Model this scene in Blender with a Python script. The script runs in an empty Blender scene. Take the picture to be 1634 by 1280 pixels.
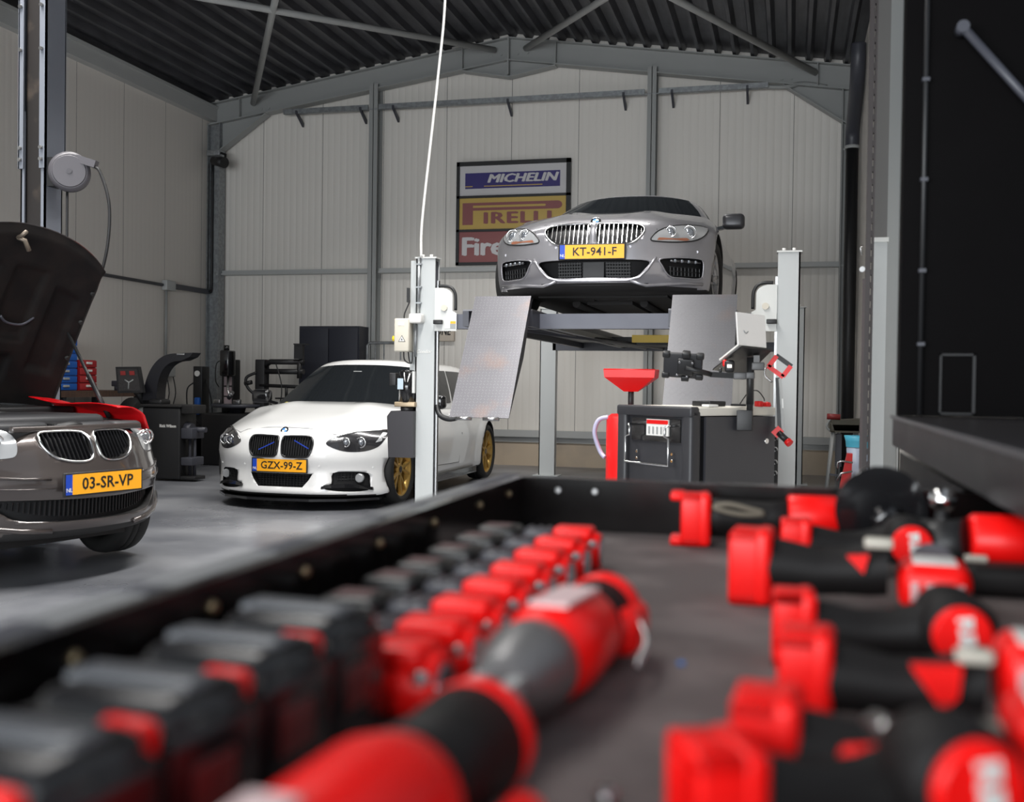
import bpy, bmesh, math, random
from mathutils import Vector, Matrix, geometry
from mathutils.bvhtree import BVHTree
R = math.radians
PI = math.pi
random.seed(7)
scene = bpy.context.scene
C = scene.collection

# ---------------------------------------------------------------- camera
cd = bpy.data.cameras.new('camera'); cam = bpy.data.objects.new('camera', cd); C.objects.link(cam)
YAW, PITCH, ROLL, CAMZ = R(14.6), R(-0.94), 0.0135, 1.15
fw = Vector((-math.sin(YAW)*math.cos(PITCH), math.cos(YAW)*math.cos(PITCH), math.sin(PITCH)))
rt = Vector((math.cos(YAW), math.sin(YAW), 0)); up = rt.cross(fw)
rx = rt*math.cos(ROLL) + up*math.sin(ROLL); ux = up*math.cos(ROLL) - rt*math.sin(ROLL)
M = Matrix((rx, ux, -fw)).transposed().to_4x4(); M.translation = Vector((0, 0, CAMZ))
cam.matrix_world = M
cd.sensor_width = 36; cd.lens = 36*1700/1634; cd.clip_start = .02; cd.clip_end = 80
cd.dof.use_dof = True; cd.dof.focus_distance = 9.0; cd.dof.aperture_fstop = 3.6
scene.camera = cam

# ---------------------------------------------------------------- light
scene.view_settings.view_transform = 'Standard'; scene.view_settings.look = 'None'
scene.view_settings.gamma = 1; scene.view_settings.exposure = 0.0
scene.view_settings.use_curve_mapping = False
w = bpy.data.worlds.new('World'); scene.world = w; w.use_nodes = True
w.node_tree.nodes['Background'].inputs[0].default_value = (.82, .9, 1.0, 1)
w.node_tree.nodes['Background'].inputs[1].default_value = 0.5
def area(name, loc, target, sx, sy, power, col=(1, 1, 1), spread=PI):
    l = bpy.data.lights.new(name, 'AREA'); l.shape = 'RECTANGLE'; l.size = sx; l.size_y = sy
    l.energy = power; l.color = col; l.spread = spread
    o = bpy.data.objects.new(name, l); C.objects.link(o); o.location = loc
    o.rotation_euler = (Vector(target)-Vector(loc)).to_track_quat('-Z', 'Y').to_euler()
    return o
area('door_daylight', (-3.2, -3.6, 1.7), (-3.4, 12, 1.2), 7.0, 2.8, 640, (.93, .97, 1.0))
area('strip_light_left', (-5.2, 5.6, 5.0), (-5.2, 6.2, 0), .5, 5.0, 170, (1, .98, .95), R(115))
area('strip_light_right', (-2.0, 5.6, 5.0), (-2.0, 6.2, 0), .5, 5.0, 230, (1, .98, .95), R(115))
area('strip_light_rear', (-3.0, 10.8, 5.2), (-3.0, 11.6, 0), 4.0, .4, 110, (1, .98, .95), R(115))
area('counter_lamp', (-.75, .9, 2.1), (-.15, .9, .9), .7, .5, 7, (1, .98, .96))

# ---------------------------------------------------------------- materials
def mat(name, col, rough=.5, metal=0, coat=0, emit=None, estr=0, spec=.5, vary=True):
    m = bpy.data.materials.new(name); m.use_nodes = True
    b = m.node_tree.nodes['Principled BSDF']
    b.inputs['Base Color'].default_value = (*col, 1); b.inputs['Roughness'].default_value = rough
    b.inputs['Metallic'].default_value = metal; b.inputs['Coat Weight'].default_value = coat
    b.inputs['Coat Roughness'].default_value = .04; b.inputs['Specular IOR Level'].default_value = spec
    if emit: b.inputs['Emission Color'].default_value = (*emit, 1); b.inputs['Emission Strength'].default_value = estr
    nt = m.node_tree
    if not vary: return m
    # every surface gets a faint procedural variation of its roughness and colour
    tc = nt.nodes.new('ShaderNodeTexCoord'); nz = nt.nodes.new('ShaderNodeTexNoise')
    nz.inputs['Scale'].default_value = 7; nz.inputs['Detail'].default_value = 4
    nt.links.new(tc.outputs['Object'], nz.inputs['Vector'])
    mr = nt.nodes.new('ShaderNodeMapRange'); mr.inputs[3].default_value = max(0, rough-.05); mr.inputs[4].default_value = min(1, rough+.07)
    nt.links.new(nz.outputs['Fac'], mr.inputs[0]); nt.links.new(mr.outputs[0], b.inputs['Roughness'])
    return m
def N(m, t, **k):
    n = m.node_tree.nodes.new(t)
    for a, v in k.items(): setattr(n, a, v)
    return n
def mix_noise(m, c2, scale, lo=.4, hi=.6, detail=6, stretch=(1, 1, 1), bump=0):
    """mottle: blends the base colour with c2 over noise"""
    nt = m.node_tree; b = nt.nodes['Principled BSDF']
    tc = N(m, 'ShaderNodeTexCoord'); mp = N(m, 'ShaderNodeMapping'); mp.inputs['Scale'].default_value = stretch
    nz = N(m, 'ShaderNodeTexNoise'); nz.inputs['Scale'].default_value = scale; nz.inputs['Detail'].default_value = detail
    rp = N(m, 'ShaderNodeMapRange'); rp.inputs[1].default_value = lo; rp.inputs[2].default_value = hi
    mx = N(m, 'ShaderNodeMix', data_type='RGBA')
    mx.inputs[6].default_value = b.inputs['Base Color'].default_value; mx.inputs[7].default_value = (*c2, 1)
    L = nt.links.new
    L(tc.outputs['Object'], mp.inputs[0]); L(mp.outputs[0], nz.inputs['Vector']); L(nz.outputs['Fac'], rp.inputs[0])
    L(rp.outputs[0], mx.inputs[0]); L(mx.outputs[2], b.inputs['Base Color'])
    if bump:
        bp = N(m, 'ShaderNodeBump'); bp.inputs['Strength'].default_value = bump; bp.inputs['Distance'].default_value = .01
        L(nz.outputs['Fac'], bp.inputs['Height']); L(bp.outputs[0], b.inputs['Normal'])
    return m
def panel_mat(name, col, axis, seam=.96, off=0.0, rib=.10, ribstr=.35):
    """sandwich panel: upright joints every seam metres and fine ribs"""
    m = mat(name, col, .45); nt = m.node_tree; b = nt.nodes['Principled BSDF']; L = nt.links.new
    tc = N(m, 'ShaderNodeTexCoord'); sp = N(m, 'ShaderNodeSeparateXYZ'); L(tc.outputs['Object'], sp.inputs[0])
    def mth(op, a, bv=None):
        n = N(m, 'ShaderNodeMath', operation=op)
        if hasattr(a, 'links'): L(a, n.inputs[0])
        else: n.inputs[0].default_value = a
        if bv is not None: n.inputs[1].default_value = bv
        return n.outputs[0]
    p = mth('ADD', sp.outputs[axis], off)
    fr = mth('FRACT', mth('DIVIDE', p, seam))
    sm = mth('LESS_THAN', fr, .0085)
    mx = N(m, 'ShaderNodeMix', data_type='RGBA'); mx.inputs[6].default_value = (*col, 1); mx.inputs[7].default_value = (col[0]*.25, col[1]*.25, col[2]*.25, 1)
    L(sm, mx.inputs[0]); L(mx.outputs[2], b.inputs['Base Color'])
    rb = mth('SMOOTH_MIN', mth('PINGPONG', mth('DIVIDE', p, rib), .5), .12)
    bp = N(m, 'ShaderNodeBump'); bp.inputs['Strength'].default_value = ribstr; bp.inputs['Distance'].default_value = .05
    L(rb, bp.inputs['Height']); L(bp.outputs[0], b.inputs['Normal'])
    return m

mt = {}
mt['steel_grey'] = mat('painted_steel_grey', (.31, .32, .315), .45)
mt['steel_light'] = mat('painted_steel_light', (.42, .43, .425), .4)
mt['galv'] = mix_noise(mat('galvanised', (.33, .35, .36), .4, .6), (.25, .26, .27), 20)
mt['dark_steel'] = mat('dark_painted_steel', (.05, .052, .065), .4)
mt['black'] = mat('black_plastic', (.012, .012, .013), .45)
mt['black_gloss'] = mat('black_gloss', (.008, .008, .009), .12, coat=.5)
mt['black_rough'] = mat('black_matt', (.016, .015, .015), .75)
mt['rubber'] = mat('rubber', (.012, .012, .012), .7)
mt['chrome'] = mat('chrome', (.8, .8, .8), .12, 1)
mt['steel'] = mat('bare_steel', (.45, .45, .45), .3, 1)
mt['red'] = mat('red_plastic', (.72, .006, .006), .38)
mt['white'] = mat('white_paint', (.78, .77, .74), .4)
mt['cream'] = mat('cream_plastic', (.62, .58, .49), .45)
mt['yellow_plate'] = mat('number_plate_yellow', (.95, .42, .015), .4)
mt['blue_eu'] = mat('plate_blue', (.01, .06, .45), .4)
mt['ink'] = mat('black_ink', (.01, .01, .01), .5)
mt['glass_dark'] = mat('dark_window_glass', (.012, .014, .016), .06, spec=.5)

# ---------------------------------------------------------------- object helpers
WM = {}                                   # world matrix of every root made here
def thing(name, label, cat, loc=(0, 0, 0), rotz=0, group=None):
    o = bpy.data.objects.new(name, None); C.objects.link(o); o.empty_display_size = .1
    o.location = loc; o.rotation_euler = (0, 0, rotz); o['label'] = label; o['category'] = cat
    if group: o['group'] = group
    WM[o] = Matrix.Translation(loc) @ Matrix.Rotation(rotz, 4, 'Z')
    return o
def tag(o, label, cat, group=None):
    o['label'] = label; o['category'] = cat
    if group: o['group'] = group
    return o
class MB:
    """collects shapes given in world (or local) coordinates into one mesh"""
    def __init__(s): s.v = []; s.f = []; s.m = []; s.sm = []
    def add(s, vs, fs, mi=0, smooth=False):
        b = len(s.v); s.v += [Vector(v) for v in vs]; s.f += [[b+i for i in f] for f in fs]
        s.m += [mi]*len(fs); s.sm += [smooth]*len(fs); return s
    def box(s, x0, x1, y0, y1, z0, z1, mi=0, mat4=None):
        vs = [Vector(p) for p in ((x0,y0,z0),(x1,y0,z0),(x1,y1,z0),(x0,y1,z0),(x0,y0,z1),(x1,y0,z1),(x1,y1,z1),(x0,y1,z1))]
        if mat4: vs = [mat4 @ v for v in vs]
        return s.add(vs, [(0,3,2,1),(4,5,6,7),(0,1,5,4),(1,2,6,5),(2,3,7,6),(3,0,4,7)], mi)
    def beam(s, p, q, w, h, upv=(0, 0, 1), mi=0):
        """rectangular bar from p to q"""
        p, q = Vector(p), Vector(q); d = (q-p).normalized(); a = d.cross(Vector(upv)).normalized(); b = a.cross(d)
        vs = [c + a*i*w/2 + b*j*h/2 for c in (p, q) for i, j in ((-1,-1),(1,-1),(1,1),(-1,1))]
        return s.add(vs, [(3,2,1,0),(4,5,6,7),(0,1,5,4),(1,2,6,5),(2,3,7,6),(3,0,4,7)], mi)
    def cyl(s, p, q, r, r2=None, n=20, mi=0, cap=True, smooth=True):
        return s.lathe(p, q, [(0, r), (1, r if r2 is None else r2)], n, mi, cap, smooth)
    def lathe(s, p, q, prof, n=24, mi=0, cap=True, smooth=True):
        """prof: (fraction along p-q, radius)"""
        p, q = Vector(p), Vector(q); d = q-p; u = d.normalized()
        a = u.cross(Vector((0, 0, 1)) if abs(u.z) < .9 else Vector((1, 0, 0))).normalized(); b = u.cross(a)
        vs = []; fs = []
        for t, r in prof:
            for k in range(n):
                an = 2*PI*k/n; vs.append(p + d*t + (a*math.cos(an) + b*math.sin(an))*r)
        for i in range(len(prof)-1):
            for k in range(n):
                k2 = (k+1) % n; fs.append((i*n+k, i*n+k2, (i+1)*n+k2, (i+1)*n+k))
        s.add(vs, fs, mi, smooth)
        if cap:
            base = len(s.v)-len(vs)
            s.f.append([base+k for k in reversed(range(n))]); s.m.append(mi); s.sm.append(False)
            s.f.append([base+(len(prof)-1)*n+k for k in range(n)]); s.m.append(mi); s.sm.append(False)
        return s
    def tube(s, pts, r, n=10, mi=0, close=False, sub=0):
        P = [Vector(p) for p in pts]
        if sub: P = spline(P, sub, close)
        m = len(P); rings = []; prev = None
        for i in range(m):
            if close: d = (P[(i+1) % m]-P[i-1]).normalized()
            else: d = (P[min(i+1, m-1)]-P[max(i-1, 0)]).normalized()
            if prev is None: a = d.cross(Vector((0, 0, 1)) if abs(d.z) < .9 else Vector((1, 0, 0))).normalized()
            else: a = (prev - d*prev.dot(d)).normalized()
            prev = a; b = d.cross(a); rings.append([P[i] + (a*math.cos(2*PI*k/n) + b*math.sin(2*PI*k/n))*r for k in range(n)])
        vs = [v for ring in rings for v in ring]; fs = []
        for i in range(m if close else m-1):
            j = (i+1) % m
            for k in range(n): k2 = (k+1) % n; fs.append((i*n+k, i*n+k2, j*n+k2, j*n+k))
        if not close: fs += [tuple(reversed(range(n))), tuple((m-1)*n+k for k in range(n))]
        return s.add(vs, fs, mi, True)
    def prism(s, pts, h, mi=0, smooth=False):
        """closed outline (3D points) pushed along vector h"""
        P = [Vector(p) for p in pts]; h = Vector(h); n = len(P)
        nrm = Vector((0, 0, 0))
        for i in range(n): nrm += P[i].cross(P[(i+1) % n])
        if nrm.dot(h) > 0: P = P[::-1]
        vs = P + [p+h for p in P]
        s.add(vs, [list(range(n)), list(reversed(range(n, 2*n)))], mi)
        return s.add([], [], mi) if False else s._sides(len(s.v)-2*n, n, mi, smooth)
    def _sides(s, b, n, mi, smooth):
        for i in range(n):
            j = (i+1) % n; s.f.append([b+i, b+n+i, b+n+j, b+j]); s.m.append(mi); s.sm.append(smooth)
        return s
    def rbox(s, x0, x1, y0, y1, z0, z1, r, mi=0, n=3, mat4=None, smooth=True):
        """box with rounded edges"""
        bm = bmesh.new(); bmesh.ops.create_cube(bm, size=1)
        for v in bm.verts: v.co = Vector(((x0+x1)/2+v.co.x*(x1-x0), (y0+y1)/2+v.co.y*(y1-y0), (z0+z1)/2+v.co.z*(z1-z0)))
        bmesh.ops.bevel(bm, geom=bm.edges[:], offset=r, segments=n, affect='EDGES', profile=.5)
        bm.verts.index_update()
        vs = [mat4 @ v.co if mat4 else v.co.copy() for v in bm.verts]; fs = [[v.index for v in f.verts] for f in bm.faces]
        bm.free(); return s.add(vs, fs, mi, smooth)
    def move(s, mat4):
        s.v = [mat4 @ v for v in s.v]; return s
    def build(s, name, mats, parent=None, world=True, label=None):
        if not isinstance(mats, (list, tuple)): mats = [mats]
        vs = s.v
        if parent is not None and world:
            inv = WM[parent].inverted(); vs = [inv @ v for v in vs]
        me = bpy.data.meshes.new(name); me.from_pydata([tuple(v) for v in vs], [], s.f)
        for m in mats: me.materials.append(m)
        for p, mi, sm in zip(me.polygons, s.m, s.sm): p.material_index = mi; p.use_smooth = sm
        me.update()
        o = bpy.data.objects.new(name, me); C.objects.link(o)
        if parent is not None: o.parent = parent; WM[o] = WM[parent]
        else: WM[o] = Matrix()
        if label: o['label'] = label
        return o
def rooted(o, base):
    """moves a single-mesh thing's origin to its base"""
    base = Vector(base); o.data.transform(Matrix.Translation(-base)); o.location = base; WM[o] = Matrix.Translation(base); return o
def spline(P, sub, close=False):
    out = []; m = len(P)
    rng = range(m) if close else range(m-1)
    for i in rng:
        if close: p0, p1, p2, p3 = P[i-1], P[i], P[(i+1) % m], P[(i+2) % m]
        else: p0, p1, p2, p3 = P[max(i-1, 0)], P[i], P[i+1], P[min(i+2, m-1)]
        for k in range(sub):
            t = k/sub
            out.append(.5*((2*p1) + (p2-p0)*t + (2*p0-5*p1+4*p2-p3)*t*t + (3*p1-p0-3*p2+p3)*t*t*t))
    if not close: out.append(P[-1])
    return out
def struct(o): o['kind'] = 'structure'; return o
FONT = None
def text(s, size, loc, rot, m, parent, name='lettering', bold=0.0, shear=0, sx=1.0, ext=.0008, align='CENTER', space=1.0, world=True, label=None, fat=0):
    """lettering as a real mesh; loc/rot in world space"""
    cu = bpy.data.curves.new(name, 'FONT'); cu.body = s; cu.size = size; cu.align_x = align; cu.align_y = 'CENTER'
    cu.extrude = ext; cu.offset = bold; cu.shear = shear; cu.space_character = space; cu.resolution_u = 2
    t = bpy.data.objects.new(name, cu); C.objects.link(t)
    dg = bpy.context.evaluated_depsgraph_get(); me = bpy.data.meshes.new_from_object(t.evaluated_get(dg))
    bpy.data.objects.remove(t); bpy.data.curves.remove(cu)
    if fat:                                    # heavier strokes: the outline repeated a little to each side
        bm = bmesh.new()
        for dz, (dx, dy) in enumerate(((0, 0), (-fat, 0), (fat, 0), (-fat/2, fat/2), (fat/2, -fat/2))):
            c_ = me.copy(); c_.transform(Matrix.Translation((dx, dy, dz*.0009))); bm.from_mesh(c_); bpy.data.meshes.remove(c_)
        bm.to_mesh(me); bm.free()
    mw = Matrix.Translation(loc) @ rot.to_4x4() @ Matrix.Diagonal((sx, 1, 1, 1))
    if parent is not None and world: mw = WM[parent].inverted() @ mw
    me.transform(mw); me.materials.clear(); me.materials.append(m)
    o = bpy.data.objects.new(name, me); C.objects.link(o); o.parent = parent
    if parent is not None: WM[o] = WM[parent]
    if label: o['label'] = label
    return o
def copy_tree(o, parent=None):
    c = o.copy(); C.objects.link(c)
    if parent is not None: c.parent = parent
    for ch in o.children: copy_tree(ch, c)
    return c
FACE = Matrix.Rotation(R(90), 3, 'X')          # text standing up, read from -y
# ================================================================ the hall
XL, XR, XM, YB = -8.51, 0.80, -3.86, 14.55
EAVE, RIDGE, Y0 = 5.30, 5.98, -4.0
floor_m = mix_noise(mat('polished_concrete', (.115, .12, .135), .2, spec=.6), (.235, .24, .255), 1.1, .36, .66, 10, bump=.01)
nt = floor_m.node_tree
nz2 = N(floor_m, 'ShaderNodeTexNoise'); nz2.inputs['Scale'].default_value = 2.3; nz2.inputs['Detail'].default_value = 8
mr2 = N(floor_m, 'ShaderNodeMapRange'); mr2.inputs[1].default_value = .3; mr2.inputs[2].default_value = .7; mr2.inputs[3].default_value = .16; mr2.inputs[4].default_value = .42
nt.links.new(nz2.outputs['Fac'], mr2.inputs[0]); nt.links.new(mr2.outputs[0], nt.nodes['Principled BSDF'].inputs['Roughness'])
struct(MB().box(-9.2, 4.0, Y0, YB+.2, -.1, 0).build('floor', floor_m))
wall_m = panel_mat('wall_panel_back', (.76, .73, .68), 0, .96, 3.85+.96*20, ribstr=.55)
wall_l = panel_mat('wall_panel_side', (.68, .645, .60), 1, .96, .2, ribstr=.12)
b = MB(); b.prism([(XL, YB, 0), (XR, YB, 0), (XR, YB, EAVE+.16), (XM, YB, RIDGE+.16), (XL, YB, EAVE+.16)], (0, .12, 0)); struct(b.build('wall_back', wall_m))
struct(MB().box(XL-.12, XL, Y0, YB, 0, EAVE).build('wall_left', wall_l))
struct(MB().box(XR, XR+.12, 3.2, YB, 0, EAVE).build('wall_right', wall_l))
# corrugated roof deck, ribs running down the hall
deck = mix_noise(mat('roof_deck', (.075, .075, .085), .4, .3), (.05, .05, .056), 3, stretch=(6, .6, 1))
def deck_profile(xa, za, xb, zb, pitch=.235, dep=.085):
    L = math.hypot(xb-xa, zb-za); n = int(L/pitch); ux, uz = (xb-xa)/L, (zb-za)/L; pts = []
    for i in range(n):
        for f, d in ((0, 0), (.16, 0), (.30, dep), (.84, dep), (.98, 0)):
            t = (i+f)*L/n; pts.append((xa+ux*t-uz*d, za+uz*t+ux*d if ux > 0 else za+uz*t+d))
    pts.append((xb, zb)); return pts
b = MB()
for xa, za, xb, zb in ((XL-.05, EAVE-.01, XM, RIDGE), (XM, RIDGE, XR+.05, EAVE-.01)):
    pr = deck_profile(xa, za, xb, zb)
    vs = [(x, y, z) for y in (Y0, YB) for x, z in pr] ; n = len(pr)
    b.add(vs, [(i, i+1, n+i+1, n+i) for i in range(n-1)])
b.prism([(XL-.2, Y0, EAVE+.12), (XM, Y0, RIDGE+.12), (XR+.2, Y0, EAVE+.12), (XR+.2, Y0, EAVE+.2), (XM, Y0, RIDGE+.2), (XL-.2, Y0, EAVE+.2)], (0, YB-Y0, 0))
struct(b.build('ceiling', deck))
# plinth and sheet rail at the foot of the back wall
plinth = mat('plinth_concrete', (.50, .41, .31), .8); mix_noise(plinth, (.42, .35, .28), 3, .4, .7)
struct(MB().box(XL, XR, YB-.03, YB, 0, .33).build('baseboard_back', plinth))
struct(MB().box(XL, XL+.02, 5, YB-.05, 0, .09).build('baseboard_left', mt['dark_steel']))
sg, sl = mt['steel_grey'], mt['steel_light']
b = MB(); b.box(XL+.1, XR, YB-.10, YB-.02, .405, .50); b.box(XL+.1, XR, YB-.05, YB-.02, .33, .40); struct(b.build('trim_1', sl))
b = MB()
for x0, x1 in ((XL+.13, -5.92), (-5.78, -1.91), (-1.79, XR)): b.box(x0, x1, YB-.11, YB-.02, 2.72, 2.79); b.box(x0, x1, YB-.14, YB-.10, 2.725, 2.745)
struct(b.build('trim_2', sl))
def ipost(x, y, w, d, z0, z1, t=.012):
    b = MB(); b.box(x-w/2, x+w/2, y-d, y-d+t, z0, z1); b.box(x-w/2, x+w/2, y-t, y, z0, z1); b.box(x-.005, x+.005, y-d, y, z0, z1); return b
struct(ipost(-5.845, YB-.02, .13, .2, 0, 5.42).build('trim_3', sg))
struct(ipost(-1.855, YB-.02, .12, .2, 0, 5.42).build('trim_4', sg))
# portal frame: columns, rafters, haunches
def zr(x): return RIDGE - .02 - (RIDGE-EAVE)/(XM-XL)*abs(x-XM)
def rafter(xa, xb, y, dep=.32):
    b = MB()
    za, zb = zr(xa), zr(xb)
    b.prism([(xa, y, za-dep), (xb, y, zb-dep), (xb, y, zb), (xa, y, za)], (0, .012, 0))
    for o in (0, dep-.014): b.prism([(xa, y-.08, za-o), (xb, y-.08, zb-o), (xb, y-.08, zb-o-.014), (xa, y-.08, za-o-.014)], (0, .17, 0))
    return b
def frame(y, k):
    for sgn, xe, nm in ((-1, XL, 'a'), (1, XR, 'b')):
        b = rafter(XM, xe, y)
        # apex haunch
        xh = XM+sgn*.67; zb0 = zr(XM)-.32
        b.prism([(XM, y, zb0), (xh, y, zr(xh)-.32), (XM, y, zb0-.22)], (0, .012, 0))
        b.prism([(XM, y-.07, zb0-.22), (xh, y-.07, zr(xh)-.32), (xh, y-.07, zr(xh)-.335), (XM, y-.07, zb0-.235)], (0, .15, 0))
        for xs in (xh, xe-sgn*.52): b.box(xs-.006, xs+.006, y-.075, y, zr(xs)-.32, zr(xs))
        # knee haunch
        xk, xc = xe-sgn*.95, xe-sgn*.12
        b.prism([(xe-sgn*.02, y, zr(xe)-.32), (xe-sgn*.02, y, zr(xe)-.75), (xc, y, zr(xe)-.72), (xk, y, zr(xk)-.32)], (0, .012, 0))
        b.prism([(xc, y-.075, zr(xe)-.74), (xk, y-.075, zr(xk)-.32), (xk, y-.075, zr(xk)-.335), (xc, y-.075, zr(xe)-.76)], (0, .16, 0))
        for q in (0, .12): b.cyl((xe-sgn*(.85+q), y-.012, zr(xe)-.10), (xe-sgn*(.85+q), y+.001, zr(xe)-.10), .02, n=8)
        for q in (.12, .26): b.cyl((XM+sgn*q, y-.014, zr(XM)-.22), (XM+sgn*q, y+.001, zr(XM)-.22), .018, n=8)
        if sgn < 0:
            b.box(XM-.012, XM+.012, y-.09, y+.08, zr(XM)-.52, zr(XM))
        struct(b.build('trim_%d' % k, sg)); k += 1
        b = MB()
        xcn = xe-sgn*.11
        for dx in (-.1, .09): b.box(xcn+dx, xcn+dx+.012, y-.09, y+.09, 0, zr(xe)-.3)
        b.box(xcn-.1, xcn+.1, y-.006, y+.006, 0, zr(xe)-.3)
        if sgn > 0 or y > 9: struct(b.build('trim_%d' % k, mt['galv'] if sgn < 0 else sg)); k += 1
    return k
k = frame(YB-.13, 5)
k = frame(8.5, k)
b = MB(); b.box(XL+.0, XL+.12, Y0, YB-.1, EAVE-.28, EAVE-.06); b.box(XL+.1, XL+.14, Y0, YB-.1, EAVE-.1, EAVE-.06); struct(b.build('trim_%d' % k, sl)); k += 1
# wind braces under the roof
yb0, yb1 = YB-.2, 8.45
for xa, xb in ((XM-.2, XL+.5), (XL+.75, XM-.2), (XM+.25, XR-.5), (XR-.55, XM+.25)):
    b = MB(); b.cyl((xa, yb0, zr(xa)-.14), (xb, yb1, zr(xb)-.14), .042, n=12); struct(b.build('trim_%d' % k, sl)); k += 1
# ================================================================ cars
# local frame of a car: x across, y back from the nose, z up from the ground
def smooth01(t): t = max(0, min(1, t)); return t*t*(3-2*t)
def interp(x, xs, ys, sm=True):
    if x <= xs[0]: return ys[0]
    for i in range(len(xs)-1):
        if x <= xs[i+1]:
            t = (x-xs[i])/(xs[i+1]-xs[i])
            return ys[i]+(ys[i+1]-ys[i])*(smooth01(t) if sm else t)
    return ys[-1]
def hermite(x, xs, ys):
    if x <= xs[0]: return ys[0]
    if x >= xs[-1]: return ys[-1]
    n = len(xs)
    for i in range(n-1):
        if x <= xs[i+1]: break
    def sl(j):
        if j == 0: return (ys[1]-ys[0])/(xs[1]-xs[0])
        if j == n-1: return (ys[-1]-ys[-2])/(xs[-1]-xs[-2])
        a, b = (ys[j]-ys[j-1])/(xs[j]-xs[j-1]), (ys[j+1]-ys[j])/(xs[j+1]-xs[j])
        return 0 if a*b <= 0 else 2*a*b/(a+b)
    h = xs[i+1]-xs[i]; t = (x-xs[i])/h
    return (2*t**3-3*t*t+1)*ys[i]+(t**3-2*t*t+t)*h*sl(i)+(-2*t**3+3*t*t)*ys[i+1]+(t**3-t*t)*h*sl(i+1)
def rounded_grid(nu, nv, nw, r):
    """surface of a unit box with rounded edges, parameters in [-1,1]"""
    vs = {}; V = []; F = []
    def key(i, j, k):
        q = (i, j, k)
        if q not in vs:
            p = [2*i/nu-1, 2*j/nv-1, 2*k/nw-1]
            inn = [max(-(1-r[a]), min(1-r[a], p[a])) for a in range(3)]
            d = [(p[a]-inn[a])/r[a] for a in range(3)]; l = math.sqrt(sum(c*c for c in d))
            m = max(abs(c) for c in d)
            if l > 1e-9: p = [inn[a]+d[a]/l*r[a]*m for a in range(3)]
            vs[q] = len(V); V.append(p)
        return vs[q]
    for j in range(nv):
        for k in range(nw):
            F.append((key(0,j,k), key(0,j,k+1), key(0,j+1,k+1), key(0,j+1,k)))
            F.append((key(nu,j,k), key(nu,j+1,k), key(nu,j+1,k+1), key(nu,j,k+1)))
    for i in range(nu):
        for k in range(nw):
            F.append((key(i,0,k), key(i+1,0,k), key(i+1,0,k+1), key(i,0,k+1)))
            F.append((key(i,nv,k), key(i,nv,k+1), key(i+1,nv,k+1), key(i+1,nv,k)))
        for j in range(nv):
            F.append((key(i,j,0), key(i,j+1,0), key(i+1,j+1,0), key(i+1,j,0)))
            F.append((key(i,j,nw), key(i+1,j,nw), key(i+1,j+1,nw), key(i,j+1,nw)))
    return V, F
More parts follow.
